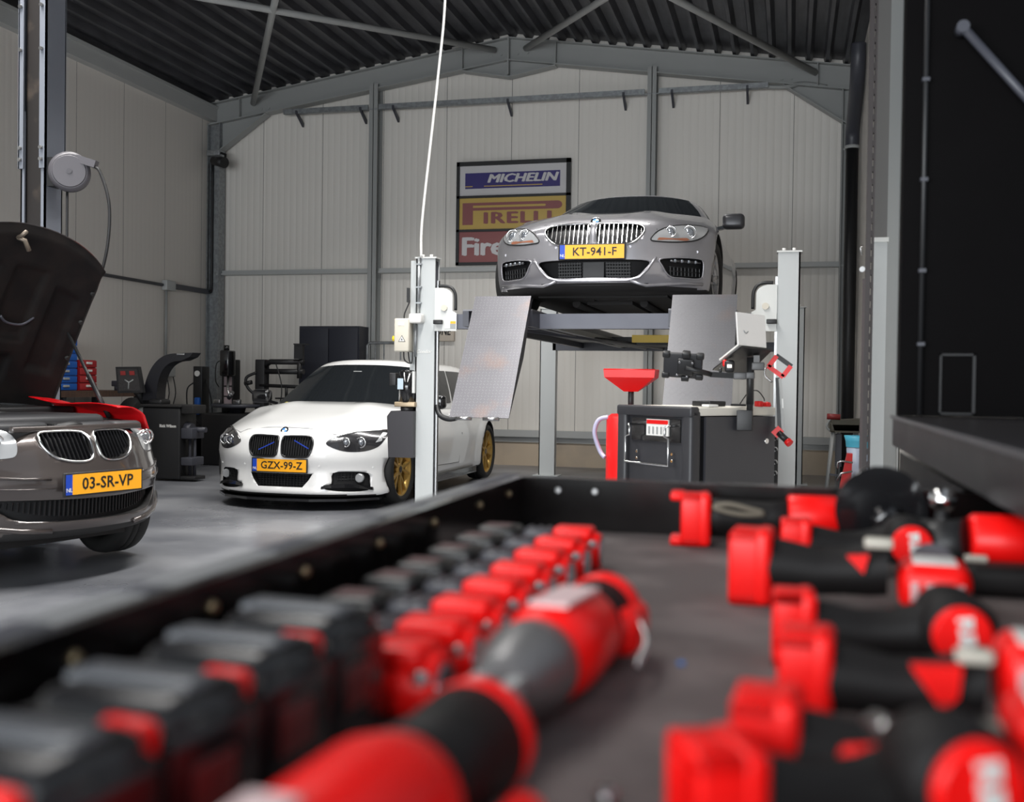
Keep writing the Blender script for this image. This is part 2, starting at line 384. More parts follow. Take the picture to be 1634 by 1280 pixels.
class Car:
    def __init__(s, name, label, loc, rotz, cfg, paint, glass=None):
        s.c = cfg; s.paint = paint; s.root = thing(name, label, 'car', loc, rotz); s.cuts = []
        s.glass = glass or mt['glass_dark']
        V, F = rounded_grid(44, 110, 26, (.10, .045, .22))
        s.V = [s.bmap(*p) for p in V]; s.F = F
        s.bvh = BVHTree.FromPolygons(s.V, F)
    def nose(s, x, z):
        c = s.c; return c['A']*min(1.3, abs(x)/c['hw'])**c['p'] + hermite(z, c['bz'], c['by'])
    def half(s, y, z):
        c = s.c; w = hermite(y, c['ws'], c['ww'])
        return w*hermite(z, c['pz'], c['pw'])
    def bmap(s, u, v, w):
        c = s.c; L = c['L']; sl = (v+1)/2*L; t = (w+1)/2
        tp = hermite(sl, c['ts'], c['tz']); bt = hermite(sl, c['us'], c['uz'])
        z = bt+(tp-bt)*t
        z -= c['crown']*abs(u)**3*t*t*hermite(sl, [0, .3, 1], [1.0, 1.0, .7])
        x = u*s.half(sl, z)
        # power bulges on the bonnet
        for (bx, bw, bh, b0, b1) in c.get('bulge', []):
            if t > .5: z += bh*math.exp(-((abs(x)-bx)/bw)**2)*smooth01((sl-b0)/.25)*(1-smooth01((sl-b1)/.3))*(t-.5)*2
        k = max(0, 1-sl/1.1)**1.0
        y = sl + s.nose(x, z)*k
        kt = max(0, 1-(L-sl)/1.0); y -= kt*(.30*abs(u)**2.6 + .12*max(0, z-.6))
        # wheel arch flares
        for ya in (c['ax'][0], c['ax'][1]):
            d = math.hypot(y-ya, z-c['wr']); fl = math.exp(-((d-c['wr']-.06)/.10)**2)
            x += (1 if u > 0 else -1)*.022*fl*smooth01((abs(u)-.8)/.2)
        return Vector((x, y, z))
    def gmap(s, u, v, w):
        """greenhouse surface"""
        c = s.c; t = (w+1)/2
        f = c['g0']+(c['g1']-c['g0'])*t; r = c['g3']+(c['g2']-c['g3'])*(t if v > 0 else t)
        kf = (1-v)/2
        y = f+(r-f)*(v+1)/2 + .22*abs(u)**2.3*kf*kf - .20*abs(u)**2.3*((v+1)/2)**3
        vv = (v+1)/2
        wb = hermite(y, c['gws'], c['gwb']); wt = hermite(y, c['gws'], c['gwt'])
        x = u*(wb+(wt-wb)*(t**1.25))
        zb = c['gz0']; zt = hermite(y, c['rs'], c['rz'])
        z = zb+(zt-zb)*t - c['rc']*abs(u)**2.6*t*t
        return Vector((x, y, z))
    # ---- front features
    def hit(s, x, z, off=0):
        h = s.bvh.ray_cast(Vector((x, -2, z)), Vector((0, 1, 0)))
        if h[0] is None: return None
        n = h[1]
        if n.y > 0: n = -n
        return h[0]+n*off if off >= 0 else h[0]+Vector((0, -off, 0))
    def fill(s, pts, cell=.03):
        """2D outline -> triangulated points"""
        xs = [p[0] for p in pts]; zs = [p[1] for p in pts]; n = len(pts); P = [Vector(p) for p in pts]
        def inside(x, z):
            c = False; j = n-1
            for i in range(n):
                if (pts[i][1] > z) != (pts[j][1] > z) and x < (pts[j][0]-pts[i][0])*(z-pts[i][1])/(pts[j][1]-pts[i][1])+pts[i][0]: c = not c
                j = i
            return c
        x = min(xs)+cell/2
        while x < max(xs):
            z = min(zs)+cell/2
            while z < max(zs):
                if inside(x, z) and min((Vector((x, z))-q).length for q in P[:n]) > cell*.35: P.append(Vector((x, z)))
                z += cell
            x += cell
        vo, _, fo, _, _, _ = geometry.delaunay_2d_cdt(P, [], [list(range(n))], 1, 1e-6)
        return vo, fo
    def patch(s, pts, off, mb=None, mi=0, smooth=True, cell=.03, thick=0, mirror=False):
        mb = mb or MB()
        for sg_ in ((1, -1) if mirror else (1,)):
            vo, fo = s.fill(pts, cell)
            q = [s.hit(v.x*sg_, v.y, off) for v in vo]
            if any(a is None for a in q):
                ok = [a for a in q if a]; q = [a or min(ok, key=lambda b: abs(b.x-v.x*sg_)+abs(b.z-v.y)) for a, v in zip(q, vo)]
            fs = []
            for f in fo:
                a, b_, c_ = q[f[0]], q[f[1]], q[f[2]]
                fs.append(f if (b_-a).cross(c_-a).y < 0 else f[::-1])
            mb.add(q, fs, mi, smooth)
            if thick:
                n = len(pts); base = len(mb.v); ring = q[:n]
                mb.add(ring+[a+Vector((0, thick, 0)) for a in ring], [(i, (i+1) % n, n+(i+1) % n, n+i) for i in range(n)], mi, False)
        return mb
    def ring(s, pts, off, r, mb=None, mi=0, mirror=False, close=True, n=8):
        mb = mb or MB()
        for sg_ in ((1, -1) if mirror else (1,)):
            q = [s.hit(p[0]*sg_, p[1], off) for p in pts]; mb.tube([a for a in q if a], r, n, mi, close)
        return mb
    def cut(s, pts, depth, mirror=False):
        for sg_ in ((1, -1) if mirror else (1,)):
            vo, fo = s.fill(pts, .04); q = [s.hit(v.x*sg_, v.y, -depth) for v in vo]; ok = [a for a in q if a]
            q = [a or ok[0] for a in q]; n = len(pts)
            bm = bmesh.new(); back = [bm.verts.new(a) for a in q]; front = [bm.verts.new((v.x*sg_, -.5, v.y)) for v in vo]
            for f in fo:
                bm.faces.new([back[i] for i in f]); bm.faces.new([front[i] for i in reversed(f)])
            for i in range(n):
                j = (i+1) % n; bm.faces.new([back[i], back[j], front[j], front[i]])
            bmesh.ops.recalc_face_normals(bm, faces=bm.faces[:]); s.cuts.append(bm)
    def cut_mb(s, mb):
        bm = bmesh.new(); vs = [bm.verts.new(v) for v in mb.v]
        for f in mb.f: bm.faces.new([vs[i] for i in f])
        bmesh.ops.recalc_face_normals(bm, faces=bm.faces[:]); s.cuts.append(bm)
    def finish(s, under=mt['black_rough'], liner=mt['black_rough']):
        c = s.c
        for ya in c['ax']:
            for sg_ in (1, -1):
                m = MB(); m.cyl((sg_*(c['hw']-.27), ya, c['wr']+.01), (sg_*(c['hw']+.2), ya, c['wr']+.01), c['wr']+c.get('gap', .03), n=48, smooth=False); s.cut_mb(m)
        bm = bmesh.new()
        vs = [bm.verts.new(v) for v in s.V]
        for f in s.F:
            fc = bm.faces.new([vs[i] for i in f]); fc.smooth = True
        bmesh.ops.recalc_face_normals(bm, faces=bm.faces[:])
        for f in bm.faces:
            if f.normal.z < -.55 and f.calc_center_median().z < .35: f.material_index = 1
        me = bpy.data.meshes.new('body'); bm.to_mesh(me); bm.free()
        me.materials.append(s.paint); me.materials.append(under)
        o = bpy.data.objects.new('body', me); C.objects.link(o)
        cb = bmesh.new()
        for b_ in s.cuts:
            t_ = bpy.data.meshes.new('t'); b_.to_mesh(t_); cb.from_mesh(t_); bpy.data.meshes.remove(t_); b_.free()
        cm = bpy.data.meshes.new('cutter'); cb.to_mesh(cm); cb.free(); cm.materials.append(liner)
        co = bpy.data.objects.new('cutter', cm); C.objects.link(co)
        md = o.modifiers.new('b', 'BOOLEAN'); md.operation = 'DIFFERENCE'; md.object = co; md.solver = 'EXACT'; md.use_self = False; md.material_mode = 'TRANSFER'
        dg = bpy.context.evaluated_depsgraph_get(); nm = bpy.data.meshes.new_from_object(o.evaluated_get(dg))
        o.modifiers.clear(); o.data = nm; bpy.data.objects.remove(co)
        o.parent = s.root; WM[o] = WM[s.root]; s.body = o
        nm.name = 'body'
        return o
    def add(s, mb, name, mats, parent=None, label=None):
        return mb.build(name, mats, parent or s.root, world=False, label=label)
    def gpatch(s, face, outline, off, n=14):
        """panel lying on the greenhouse: outline as list of (a,b) rows -> quad strip"""
        mb = MB(); rows = []
        for (v0, v1, w_) in outline:
            rows.append([(v0+(v1-v0)*i/n, w_) for i in range(n+1)])
        vs = []
        for row in rows:
            for a, b_ in row:
                u, v, w_ = (a, face, b_) if abs(face) == 1 and face < 2 else ((1 if face == 2 else -1), a, b_)
                p = s.gmap(u, v, w_); e = .02
                if abs(face) == 1: nn = (s.gmap(u+e, v, w_)-p).cross(s.gmap(u, v, w_+e)-p); nn = nn if nn.y*face > 0 else -nn
                else: nn = (s.gmap(u, v+e, w_)-p).cross(s.gmap(u, v, w_+e)-p); nn = nn if nn.x*u > 0 else -nn
                vs.append(p+nn.normalized()*off)
        m = n+1; fs = [(i*m+k, i*m+k+1, (i+1)*m+k+1, (i+1)*m+k) for i in range(len(rows)-1) for k in range(n)]
        if face in (1, 3): fs = [f[::-1] for f in fs]
        return mb.add(vs, fs, 0, True)
    def greenhouse(s, paint, roof=None):
        V, F = rounded_grid(24, 44, 14, (.14, .07, .22))
        P = [s.gmap(*p) for p in V]
        mb = MB(); mb.add(P, F, 0, True); g = s.add(mb, 'roof', roof or paint)
        return g
    def wheel(s, x, y, side, rim_m, spokes, style, steer=0, width=.225, rimr=.235, label=None):
        """wheel parts: tyre, rim, disc; side = +1 outer face towards +x"""
        r = s.c['wr']; wd = width/2
        T = Matrix.Translation((x, y, r)) @ Matrix.Rotation(steer, 4, 'Z') @ Matrix.Rotation(0 if side > 0 else PI, 4, 'Z')
        m = MB(); pr = [(-wd*.75, rimr), (-wd, rimr+.02), (-wd, r-.035), (-wd*.82, r-.008), (-wd*.5, r), (-wd*.25, r), (-wd*.22, r-.007), (-wd*.17, r-.007), (-wd*.14, r), (wd*.14, r), (wd*.17, r-.007), (wd*.22, r-.007), (wd*.25, r), (wd*.5, r), (wd*.82, r-.008), (wd, r-.035), (wd, rimr+.02), (wd*.82, rimr)]
        m.lathe((0, 0, 0), (1, 0, 0), pr, 48, cap=False)
        m.lathe((0, 0, 0), (1, 0, 0), [(wd*.82, rimr), (-wd*.75, rimr)], 48, cap=False)
        m.move(T); ty = s.add(m, 'wheel', mt['rubber'])
        m = MB(); m.lathe((0, 0, 0), (1, 0, 0), [(wd*.80, rimr+.006), (wd*.84, rimr+.003), (wd*.78, rimr-.012), (wd*.2, rimr-.03), (-wd*.7, rimr-.02)], 48, cap=False)
        fx = wd*.62
        for k_ in range(spokes):
            a = 2*PI*k_/spokes
            for da, wi in style:
                e = a+da; h = Vector((0, math.cos(a), math.sin(a)))*.04; q = Vector((0, math.cos(e), math.sin(e)))*(rimr-.012)
                m.beam(h+Vector((fx-.012, 0, 0)), q+Vector((fx+.004, 0, 0)), wi, .03, upv=(1, 0, 0))
        m.cyl((fx-.05, 0, 0), (fx+.008, 0, 0), .055, n=20)
        m.move(T); rm = s.add(m, 'rim', rim_m, ty)
        m = MB(); m.cyl((fx+.006, 0, 0), (fx+.014, 0, 0), .03, n=18)
        m.move(T); s.add(m, 'hub_cap', mt['black_gloss'], ty)
        m = MB(); m.cyl((-.02, 0, 0), (.01, 0, 0), .165, n=32); m.box(-.035, .03, -.17, -.09, -.09, .09); m.move(T)
        s.add(m, 'brake_disc', mt['steel'], ty)
        return ty
    def plate(s, y, z, txt, x=0, w_=.52, h=.11, size=.092):
        m = MB(); m.rbox(x-w_/2-.012, x+w_/2+.012, y+.002, y+.014, z-h/2-.010, z+h/2+.010, .004, 0, 2)
        p = s.add(m, 'number_plate', mt['black'])
        m = MB(); m.box(x-w_/2+.042, x+w_/2, y, y+.005, z-h/2, z+h/2); s.add(m, 'plate_face', mt['yellow_plate'], p)
        m = MB(); m.box(x-w_/2, x-w_/2+.042, y, y+.005, z-h/2, z+h/2); s.add(m, 'country_band', mt['blue_eu'], p)
        W = WM[s.root]; rot = W.to_3x3() @ FACE
        text('NL', .032, W @ Vector((x-w_/2+.021, y-.001, z-.03)), rot, mt['white'], p, 'country_code')
        text(txt, size, W @ Vector((x+.021, y-.001, z-.002)), rot, mt['ink'], p, 'registration', bold=.0012, sx=.98, space=1.03)
        return p
    def roundel(s, x, z, r, off=.006, tilt=None):
        """round badge: black ring, white and blue quarters"""
        c0 = s.hit(x, z, .0); h = s.bvh.ray_cast(Vector((x, -2, z)), Vector((0, 1, 0))); n = h[1] if h[1].y < 0 else -h[1]
        if tilt: n = Vector(tilt).normalized()
        a = Vector((1, 0, 0)); b_ = n.cross(a).normalized(); b_ = b_ if b_.z > 0 else -b_
        p = c0
        m = MB(); m.cyl(p-n*.004, p+n*.007, r, n=28); bd = s.add(m, 'badge', mt['black_gloss'])
        m = MB(); m.tube([p+n*.007+(a*math.cos(t*PI/14)+b_*math.sin(t*PI/14))*r for t in range(28)], .0018, 6, close=True); s.add(m, 'badge_rim', mt['chrome'], bd)
        for q, mm, nm in ((0, mt['badge_blue'], 'blue_quarters'), (1, mt['white'], 'white_quarters')):
            m = MB()
            for hlf in (0, 1):
                t0 = PI/2*q+PI*hlf+PI/2
                m.add([p+n*.0085]+[p+n*.0085+(a*math.cos(t0+PI/2*i/8)+b_*math.sin(t0+PI/2*i/8))*r*.62 for i in range(9)], [(0, i+1, i+2) for i in range(8)])
            s.add(m, nm, mm, bd)
mt['badge_blue'] = mat('badge_blue', (.03, .22, .62), .3)
mt['lamp_glass'] = mat('lamp_lens', (.42, .43, .44), .12, .3, coat=1)
mt['lamp_dark'] = mat('lamp_housing_dark', (.03, .03, .033), .2, .2, coat=1)
mt['mesh_black'] = mat('grille_mesh', (.008, .008, .009), .6, spec=.3)
mt['amber'] = mat('amber_lens', (.30, .12, .07), .3)
mt['lens'] = mat('projector_lens', (.25, .27, .30), .05, .6, coat=1)
def mirror_pts(p): return [(-x, z) for x, z in p][::-1]
def shift(p, dx): return [(x+dx, z) for x, z in p]
def sm(pts, n=5): return [(v.x, v.y) for v in spline([Vector((p[0], p[1], 0)) for p in pts], n, True)]
def shell_mirror(car, side, x, y, z, m, cap=None):
    b = MB(); T = Matrix.Translation((x, y, z)) @ Matrix.Diagonal((side, 1, 1, 1))
    b.rbox(0, .20, -.05, .07, -.065, .075, .04, 0, 4); b.move(T)
    if side < 0: b.f = [f[::-1] for f in b.f]
    o = car.add(b, 'wing_mirror', m)
    b = MB(); b.beam((-.09, .02, -.07), (.06, .01, -.035), .06, .03); b.move(T); car.add(b, 'mirror_arm', mt['black_gloss'], o)
    return o
# ---------------------------------------------------------------- silver coupe on the lift
def flake(name, col, rough=.3, metal=.75):
    m = mat(name, col, rough, metal, coat=1.0, vary=False); return m
silver_p = flake('silver_grey_metallic', (.36, .355, .38), .3, .6)
cfg = dict(L=4.7, hw=.93, A=.50, p=2.7, bz=[.10, .2, .3, .42, .55, .66, .74, .8, .9], by=[.10, .06, .015, .0, .012, .03, .09, .16, .30],
    ws=[0, .4, 1, 2.4, 3.8, 4.7], ww=[.90, .925, .935, .93, .94, .86], pz=[.1, .3, .55, .75, .9], pw=[.955, .985, 1.0, .975, .93],
    ts=[0, .15, .5, 1.1, 1.6, 2.6, 3.6, 4.3, 4.7], tz=[.70, .785, .875, .95, .975, .975, .98, 1.0, .95],
    us=[0, .4, .8, 4.1, 4.7], uz=[.17, .165, .17, .17, .3], crown=.10, bulge=[(.34, .13, .020, .15, 1.3)],
    ax=(.86, 3.71), wr=.335,
    g0=1.25, g1=2.15, g2=3.1, g3=4.2, gz0=.84, gws=[1.2, 2.2, 3.2, 4.2], gwb=[.80, .86, .86, .72], gwt=[.60, .60, .58, .52],
    rs=[1.3, 1.9, 2.5, 3.1, 4.2], rz=[1.20, 1.28, 1.31, 1.27, 1.05], rc=.06)
cs = Car('silver_coupe', 'silver grey metallic coupe raised on the four post lift', (-1.545, 8.40, 1.735), 0, cfg, silver_p)
kid = sm([(.030, .68), (.030, .60), (.038, .545), (.07, .53), (.25, .532), (.33, .555), (.385, .61), (.405, .655), (.375, .69), (.30, .708), (.06, .708)], 4)
hl = sm([(.455, .575), (.50, .64), (.60, .70), (.74, .735), (.84, .735), (.865, .70), (.845, .64), (.78, .59), (.65, .565), (.52, .562)], 4)
ctr = sm([(.0, .41), (.33, .41), (.45, .395), (.41, .335), (.36, .285), (.28, .268), (0, .268)] + [(-x, z) for x, z in ((.28, .268), (.36, .285), (.41, .335), (.45, .395), (.33, .41))], 3)
fog = sm([(.53, .42), (.65, .44), (.80, .445), (.845, .425), (.845, .33), (.82, .285), (.70, .28), (.60, .29), (.545, .37)], 4)
cs.cut(kid, .07, True); cs.cut(ctr, .10); cs.cut(fog, .07, True)
cs.finish()
g = cs.greenhouse(silver_p)
cs.add(cs.gpatch(-1, [(-.93, .93, -.75), (-.93, .93, -.3), (-.92, .92, .2), (-.90, .90, .6), (-.88, .88, .9)], .006), 'windscreen', cs.glass)
for f_ in (2, 3):
    cs.add(cs.gpatch(f_, [(-.93, .55, -.35), (-.92, .62, 0), (-.9, .6, .4), (-.86, .4, .78)], .005), 'side_window', cs.glass)
for s_, pts in ((1, kid), (-1, mirror_pts(kid))):
    k_ = cs.add(cs.patch(pts, -.065, cell=.05), 'kidney_grille', mt['black'], label='chrome rimmed kidney grille with bright upright bars')
    cs.add(cs.ring(pts, .003, .007), 'grille_surround', mt['chrome'], k_)
    m = MB()
    for i in range(10):
        x = s_*(.048+i*.037); zt = .70 if i < 8 else (.69 if i == 8 else .665); zb = .54 if i < 6 else (.548 if i == 6 else .562 if i == 7 else .59 if i == 8 else .62)
        p0, p1 = cs.hit(x, zb, -.006), cs.hit(x, zt, -.006)
        if p0 and p1: m.beam(p0, p1, .0045, .012, upv=(0, 1, 0))
    cs.add(m, 'grille_bars', mt['chrome'], k_)
for s_, pts in ((1, hl), (-1, mirror_pts(hl))):
    h_ = cs.add(cs.patch(pts, .003, thick=.02), 'headlight', mt['lamp_glass'], label='clear headlight with two round lamps')
    cs.add(cs.ring(pts, .001, .006), 'headlight_seal', mt['black'], h_)
    for (lx, lz, r_) in ((.60, .645, .042), (.735, .655, .052)):
        p = cs.hit(s_*lx, lz, .004); m = MB(); n = Vector((s_*.25, -1, .15)).normalized()
        m.tube([p+n*.004+Vector((math.cos(t*PI/12)*r_, 0, math.sin(t*PI/12)*r_)) for t in range(24)], .006, 6, close=True)
        cs.add(m, 'lamp_ring', mt['chrome'], h_)
        m = MB(); m.lathe(p-n*.01, p+n*.012, [(0, r_*.8), (.6, r_*.7), (1, r_*.2)], 20); cs.add(m, 'projector', mt['lens'], h_)
    m = MB(); cs.patch([(s_*a, b_) for a, b_ in ((.50, .572), (.72, .58), (.74, .592), (.72, .603), (.515, .592))][::s_], .008, mb=m); cs.add(m, 'indicator', mt['amber'], h_)
    fp = pts_f = fog if s_ > 0 else mirror_pts(fog)
    q = cs.add(cs.patch(fp, -.065, cell=.05), 'corner_intake', mt['mesh_black'])
    cs.add(cs.ring(fp, .001, .006), 'intake_rim', silver_p, q)
    m = MB()
    for i in range(9): m.beam(cs.hit(s_*(.60+i*.027), .30, -.055), cs.hit(s_*(.60+i*.027), .375, -.055), .006, .012, upv=(0, 1, 0))
    for zz in (.30, .335, .37): m.tube([cs.hit(s_*xx, zz, -.05) for xx in (.59, .65, .71, .77, .82)], .004, 6)
    cs.add(m, 'intake_mesh', mt['black'], q)
    m = MB(); m.tube([cs.hit(s_*xx, .414, -.02) for xx in (.60, .66, .72, .78, .82)], .014, 8); cs.add(m, 'fog_lamp_bar', mt['lamp_dark'], q)
    for xx in (.64, .69, .74, .79):
        m = MB(); p = cs.hit(s_*xx, .414, -.012); m.lathe(p, p+Vector((0, -.018, 0)), [(0, .016), (.7, .014), (1, .005)], 12); cs.add(m, 'led_lamp', mt['lens'], q)
q = cs.add(cs.patch(ctr, -.095, cell=.06), 'centre_intake', mt['mesh_black'])
for s_ in (1, -1):
    m = MB()
    for i in range(9):
        m.beam(cs.hit(s_*(.11+i*.022), .275, -.075), cs.hit(s_*(.11+i*.022), .40, -.075), .005, .012, upv=(0, 1, 0))
    for zz in (.29, .315, .34, .365, .39): m.beam(cs.hit(s_*.10, zz, -.075), cs.hit(s_*.295, zz, -.075), .005, .012)
    cs.add(m, 'intake_mesh', mt['black'], q)
m = MB(); m.box(-.085, .085, .075, .10, .27, .40); cs.add(m, 'radar_cover', mt['black'], q)
cs.add(cs.ring([(-.50, .435), (-.47, .39), (-.43, .33), (-.37, .272), (-.28, .25), (0, .247), (.28, .25), (.37, .272), (.43, .33), (.47, .39), (.50, .435)], .002, .011, close=False), 'bumper_trim', silver_p)
# lower apron blades
for s_ in (1, -1):
    m = MB(); m.tube([cs.hit(s_*xx, zz, .004) for xx, zz in ((.30, .248), (.42, .215), (.55, .225), (.70, .24), (.84, .245))], .014, 8); cs.add(m, 'splitter_blade', silver_p)
m = MB(); cs.patch([(-.60, .175), (.60, .175), (.55, .215), (.35, .232), (-.35, .232), (-.55, .215)], .004, mb=m, cell=.08); cs.add(m, 'lower_apron', mt['black'])
cs.plate(-.012, .475, 'KT-941-F', x=.0)
cs.roundel(0, .738, .041, tilt=(0, -.75, .66))
for s_ in (1, -1):
    for xx, zz in ((.30, .515), (.80, .50)):
        m = MB(); p = cs.hit(s_*xx, zz, 0); m.cyl(p, p+Vector((0, -.0015, 0)), .011, n=14); cs.add(m, 'parking_sensor', silver_p)
rim_s = mat('rim_silver', (.42, .42, .43), .25, .9)
for yy in cfg['ax']:
    for s_ in (1, -1): cs.wheel(s_*.81, yy, s_, rim_s, 5, ((-.13, .026), (.13, .026)), R(-7) if yy < 1 else 0)
shell_mirror(cs, 1, .92, 1.60, .925, mat('mirror_dark_grey', (.05, .05, .055), .3, .3)); shell_mirror(cs, -1, -.84, 1.75, .875, bpy.data.materials['mirror_dark_grey'])
# seams and the underside
m = MB(); m.tube([cs.hit(x, z, .001) for x, z in ((-.46, .575), (-.50, .66), (-.43, .722), (-.2, .728), (0, .73), (.2, .728), (.43, .722), (.50, .66), (.46, .575))], .0025, 5); cs.add(m, 'bonnet_gap', mt['black'])
m = MB(); m.box(-.55, .55, .5, 4.0, .15, .2); m.box(-.2, .2, .9, 3.6, .12, .16)
for s_ in (1, -1): m.cyl((s_*.3, .9, .13), (s_*.3, 3.9, .13), .035, n=10); m.beam((s_*.1, .75, .16), (s_*.72, .87, .22), .06, .04)
cs.add(m, 'underbody', mt['black_rough'])
# ---------------------------------------------------------------- white hatchback
white_p = mat('white_car_paint', (.80, .80, .79), .28, coat=1.0, vary=False)
gold = mat('gold_wheel', (.52, .33, .09), .32, .6)
cfg = dict(L=4.45, hw=.88, A=.52, p=3.0, bz=[.08, .14, .22, .34, .48, .60, .68, .74, .8, .9], by=[-.02, .0, .02, .03, .0, .02, .06, .12, .2, .34],
    ws=[0, .4, 1, 2.4, 3.6, 4.45], ww=[.885, .885, .885, .885, .89, .82], pz=[.1, .3, .55, .75, .95], pw=[.955, .985, 1.0, .97, .92],
    ts=[0, .15, .5, 1.0, 1.5, 2.6, 3.6, 4.1, 4.45], tz=[.70, .765, .855, .93, .95, .94, .96, .97, .95],
    us=[0, .4, .8, 3.9, 4.45], uz=[.115, .12, .15, .16, .28], crown=.10, bulge=[(.40, .12, .016, .12, 1.1)],
    ax=(.80, 3.70), wr=.33,
    g0=1.02, g1=1.95, g2=3.75, g3=4.28, gz0=.80, gws=[1.0, 2.2, 3.2, 4.2], gwb=[.76, .82, .82, .72], gwt=[.58, .60, .60, .56],
    rs=[1.1, 1.9, 2.5, 3.3, 4.2], rz=[1.30, 1.375, 1.395, 1.385, 1.32], rc=.06)
cw = Car('white_hatchback', 'white hatchback with gold wheels and black mirrors on the floor', (-4.375, 8.62, 0), 0, cfg, white_p)
kid = sm([(.022, .635), (.022, .53), (.035, .487), (.08, .473), (.23, .473), (.275, .487), (.298, .54), (.305, .60), (.285, .645), (.235, .655), (.06, .652)], 4)
hl = sm([(.415, .60), (.48, .655), (.60, .695), (.76, .71), (.83, .70), (.825, .64), (.79, .565), (.70, .525), (.58, .525), (.48, .555)], 4)
low = [(-.30, .325), (-.27, .27), (-.215, .205), (.215, .205), (.27, .27), (.30, .325)]
cor = sm([(.47, .335), (.62, .345), (.72, .325), (.735, .25), (.725, .175), (.56, .17), (.42, .19), (.40, .225), (.46, .24)], 3)
cw.cut(kid, .045, True); cw.cut(low, .07); cw.cut(cor, .05, True)
cw.finish()
cw.greenhouse(white_p)
cw.add(cw.gpatch(-1, [(-.94, .94, -.8), (-.94, .94, -.3), (-.93, .93, .2), (-.92, .92, .55), (-.90, .90, .82)], .006), 'windscreen', cw.glass)
for f_ in (2, 3):
    cw.add(cw.gpatch(f_, [(-.96, -.18, -.55), (-.94, -.18, -.1), (-.9, -.18, .4), (-.86, -.18, .76)], .005), 'front_side_window', cw.glass)
    cw.add(cw.gpatch(f_, [(-.14, .62, -.5), (-.14, .70, -.1), (-.14, .66, .4), (-.14, .5, .76)], .005), 'rear_side_window', cw.glass)
mt['stripe_blue'] = mat('stripe_blue', (.02, .06, .45), .35)
for s_, pts in ((1, kid), (-1, mirror_pts(kid))):
    k_ = cw.add(cw.patch(pts, -.04, cell=.05), 'kidney_grille', mt['black'], label='gloss black kidney grille with a blue stripe')
    cw.add(cw.ring(pts, .003, .009), 'grille_surround', mt['black_gloss'], k_)
    m = MB()
    for i in range(11):
        x = s_*(.045+i*.0235); p0, p1 = cw.hit(x, .487+(.02 if i > 9 else 0), -.008), cw.hit(x, .642, -.008)
        m.beam(p0, p1, .006, .02, upv=(0, 1, 0))
    cw.add(m, 'grille_bars', mt['black_gloss'], k_)
    m = MB(); xa, xb = (.13, .27) if s_ > 0 else (-.21, -.06); za, zb = (.62, .55) if s_ > 0 else (.53, .60)
    m.beam(cw.hit(xa, za, -.004), cw.hit(xb, zb, -.004), .008, .006, upv=(0, 1, 0)); cw.add(m, 'grille_stripe', mt['stripe_blue'], k_)
for s_, pts in ((1, hl), (-1, mirror_pts(hl))):
    h_ = cw.add(cw.patch(pts, .003, thick=.02), 'headlight', mt['lamp_dark'], label='slanted headlight with two ringed lamps and a bright upper edge')
    up_ = [(s_*x, z) for x, z in ((.43, .615), (.49, .655), (.60, .69), (.76, .703), (.82, .695))]
    m = MB(); m.tube([cw.hit(x, z, .006) for x, z in up_], .006, 6); cw.add(m, 'lamp_brow', mt['chrome'], h_)
    for (lx, lz, r_) in ((.565, .605, .038), (.67, .602, .045)):
        p = cw.hit(s_*lx, lz, .004); n = Vector((s_*.3, -1, .15)).normalized()
        m = MB(); m.tube([p+n*.004+Vector((math.cos(t*PI/12)*r_, 0, math.sin(t*PI/12)*r_)) for t in range(24)], .007, 6, close=True)
        cw.add(m, 'lamp_ring', mt['chrome'], h_)
        m = MB(); m.lathe(p-n*.01, p+n*.012, [(0, r_*.7), (.6, r_*.55), (1, r_*.15)], 20); cw.add(m, 'projector', mt['lens'], h_)
    m = MB(); cw.patch([(s_*a, b_) for a, b_ in ((.765, .60), (.80, .61), (.815, .68), (.785, .685))][::s_], .006, mb=m); cw.add(m, 'indicator', mt['lamp_glass'], h_)
    fp = cor if s_ > 0 else mirror_pts(cor)
    q = cw.add(cw.patch(fp, -.045, cell=.05), 'corner_intake', mt['mesh_black'])
    m = MB()
    for i in range(8): m.beam(cw.hit(s_*(.50+i*.025), .262, -.035), cw.hit(s_*(.50+i*.025), .33, -.035), .005, .01, upv=(0, 1, 0))
    for zz in (.275, .30, .32): m.tube([cw.hit(s_*xx, zz, -.035) for xx in (.49, .56, .63, .69)], .003, 5)
    cw.add(m, 'intake_mesh', mt['black'], q)
    p = cw.hit(s_*.66, .285, -.01); m = MB(); m.lathe(p+Vector((0, .03, 0)), p+Vector((0, -.012, 0)), [(0, .042), (.8, .042), (1, .034)], 20); cw.add(m, 'fog_lamp', mt['lamp_glass'], q)
    m = MB(); m.add([], [])
    top = [cw.hit(s_*x, z, .012) for x, z in ((.38, .215), (.46, .232), (.56, .236), (.66, .225), (.75, .20))]
    bot = [cw.hit(s_*x, z, .02) for x, z in ((.38, .19), (.46, .20), (.56, .20), (.66, .192), (.75, .175))]
    inn = [a+Vector((0, .05, 0)) for a in top]; inb = [a+Vector((0, .05, 0)) for a in bot]
    n = 5; vs = top+bot+inn+inb; fs = []
    for i in range(n-1): fs += [(i, i+1, n+i+1, n+i), (i, 2*n+i, 2*n+i+1, i+1), (n+i, n+i+1, 3*n+i+1, 3*n+i)]
    fs += [(0, n, 3*n, 2*n), (n-1, 3*n-1, 4*n-1, 2*n-1)]
    m.add(vs, fs); cw.add(m, 'canard', mt['black_gloss'], q)
q = cw.add(cw.patch(low, -.065, cell=.06), 'lower_intake', mt['mesh_black'])
m = MB()
for zz in (.225, .245, .265, .285, .305): m.beam(cw.hit(-.26+(.325-zz)*.35, zz, -.04), cw.hit(.26-(.325-zz)*.35, zz, -.04), .004, .01)
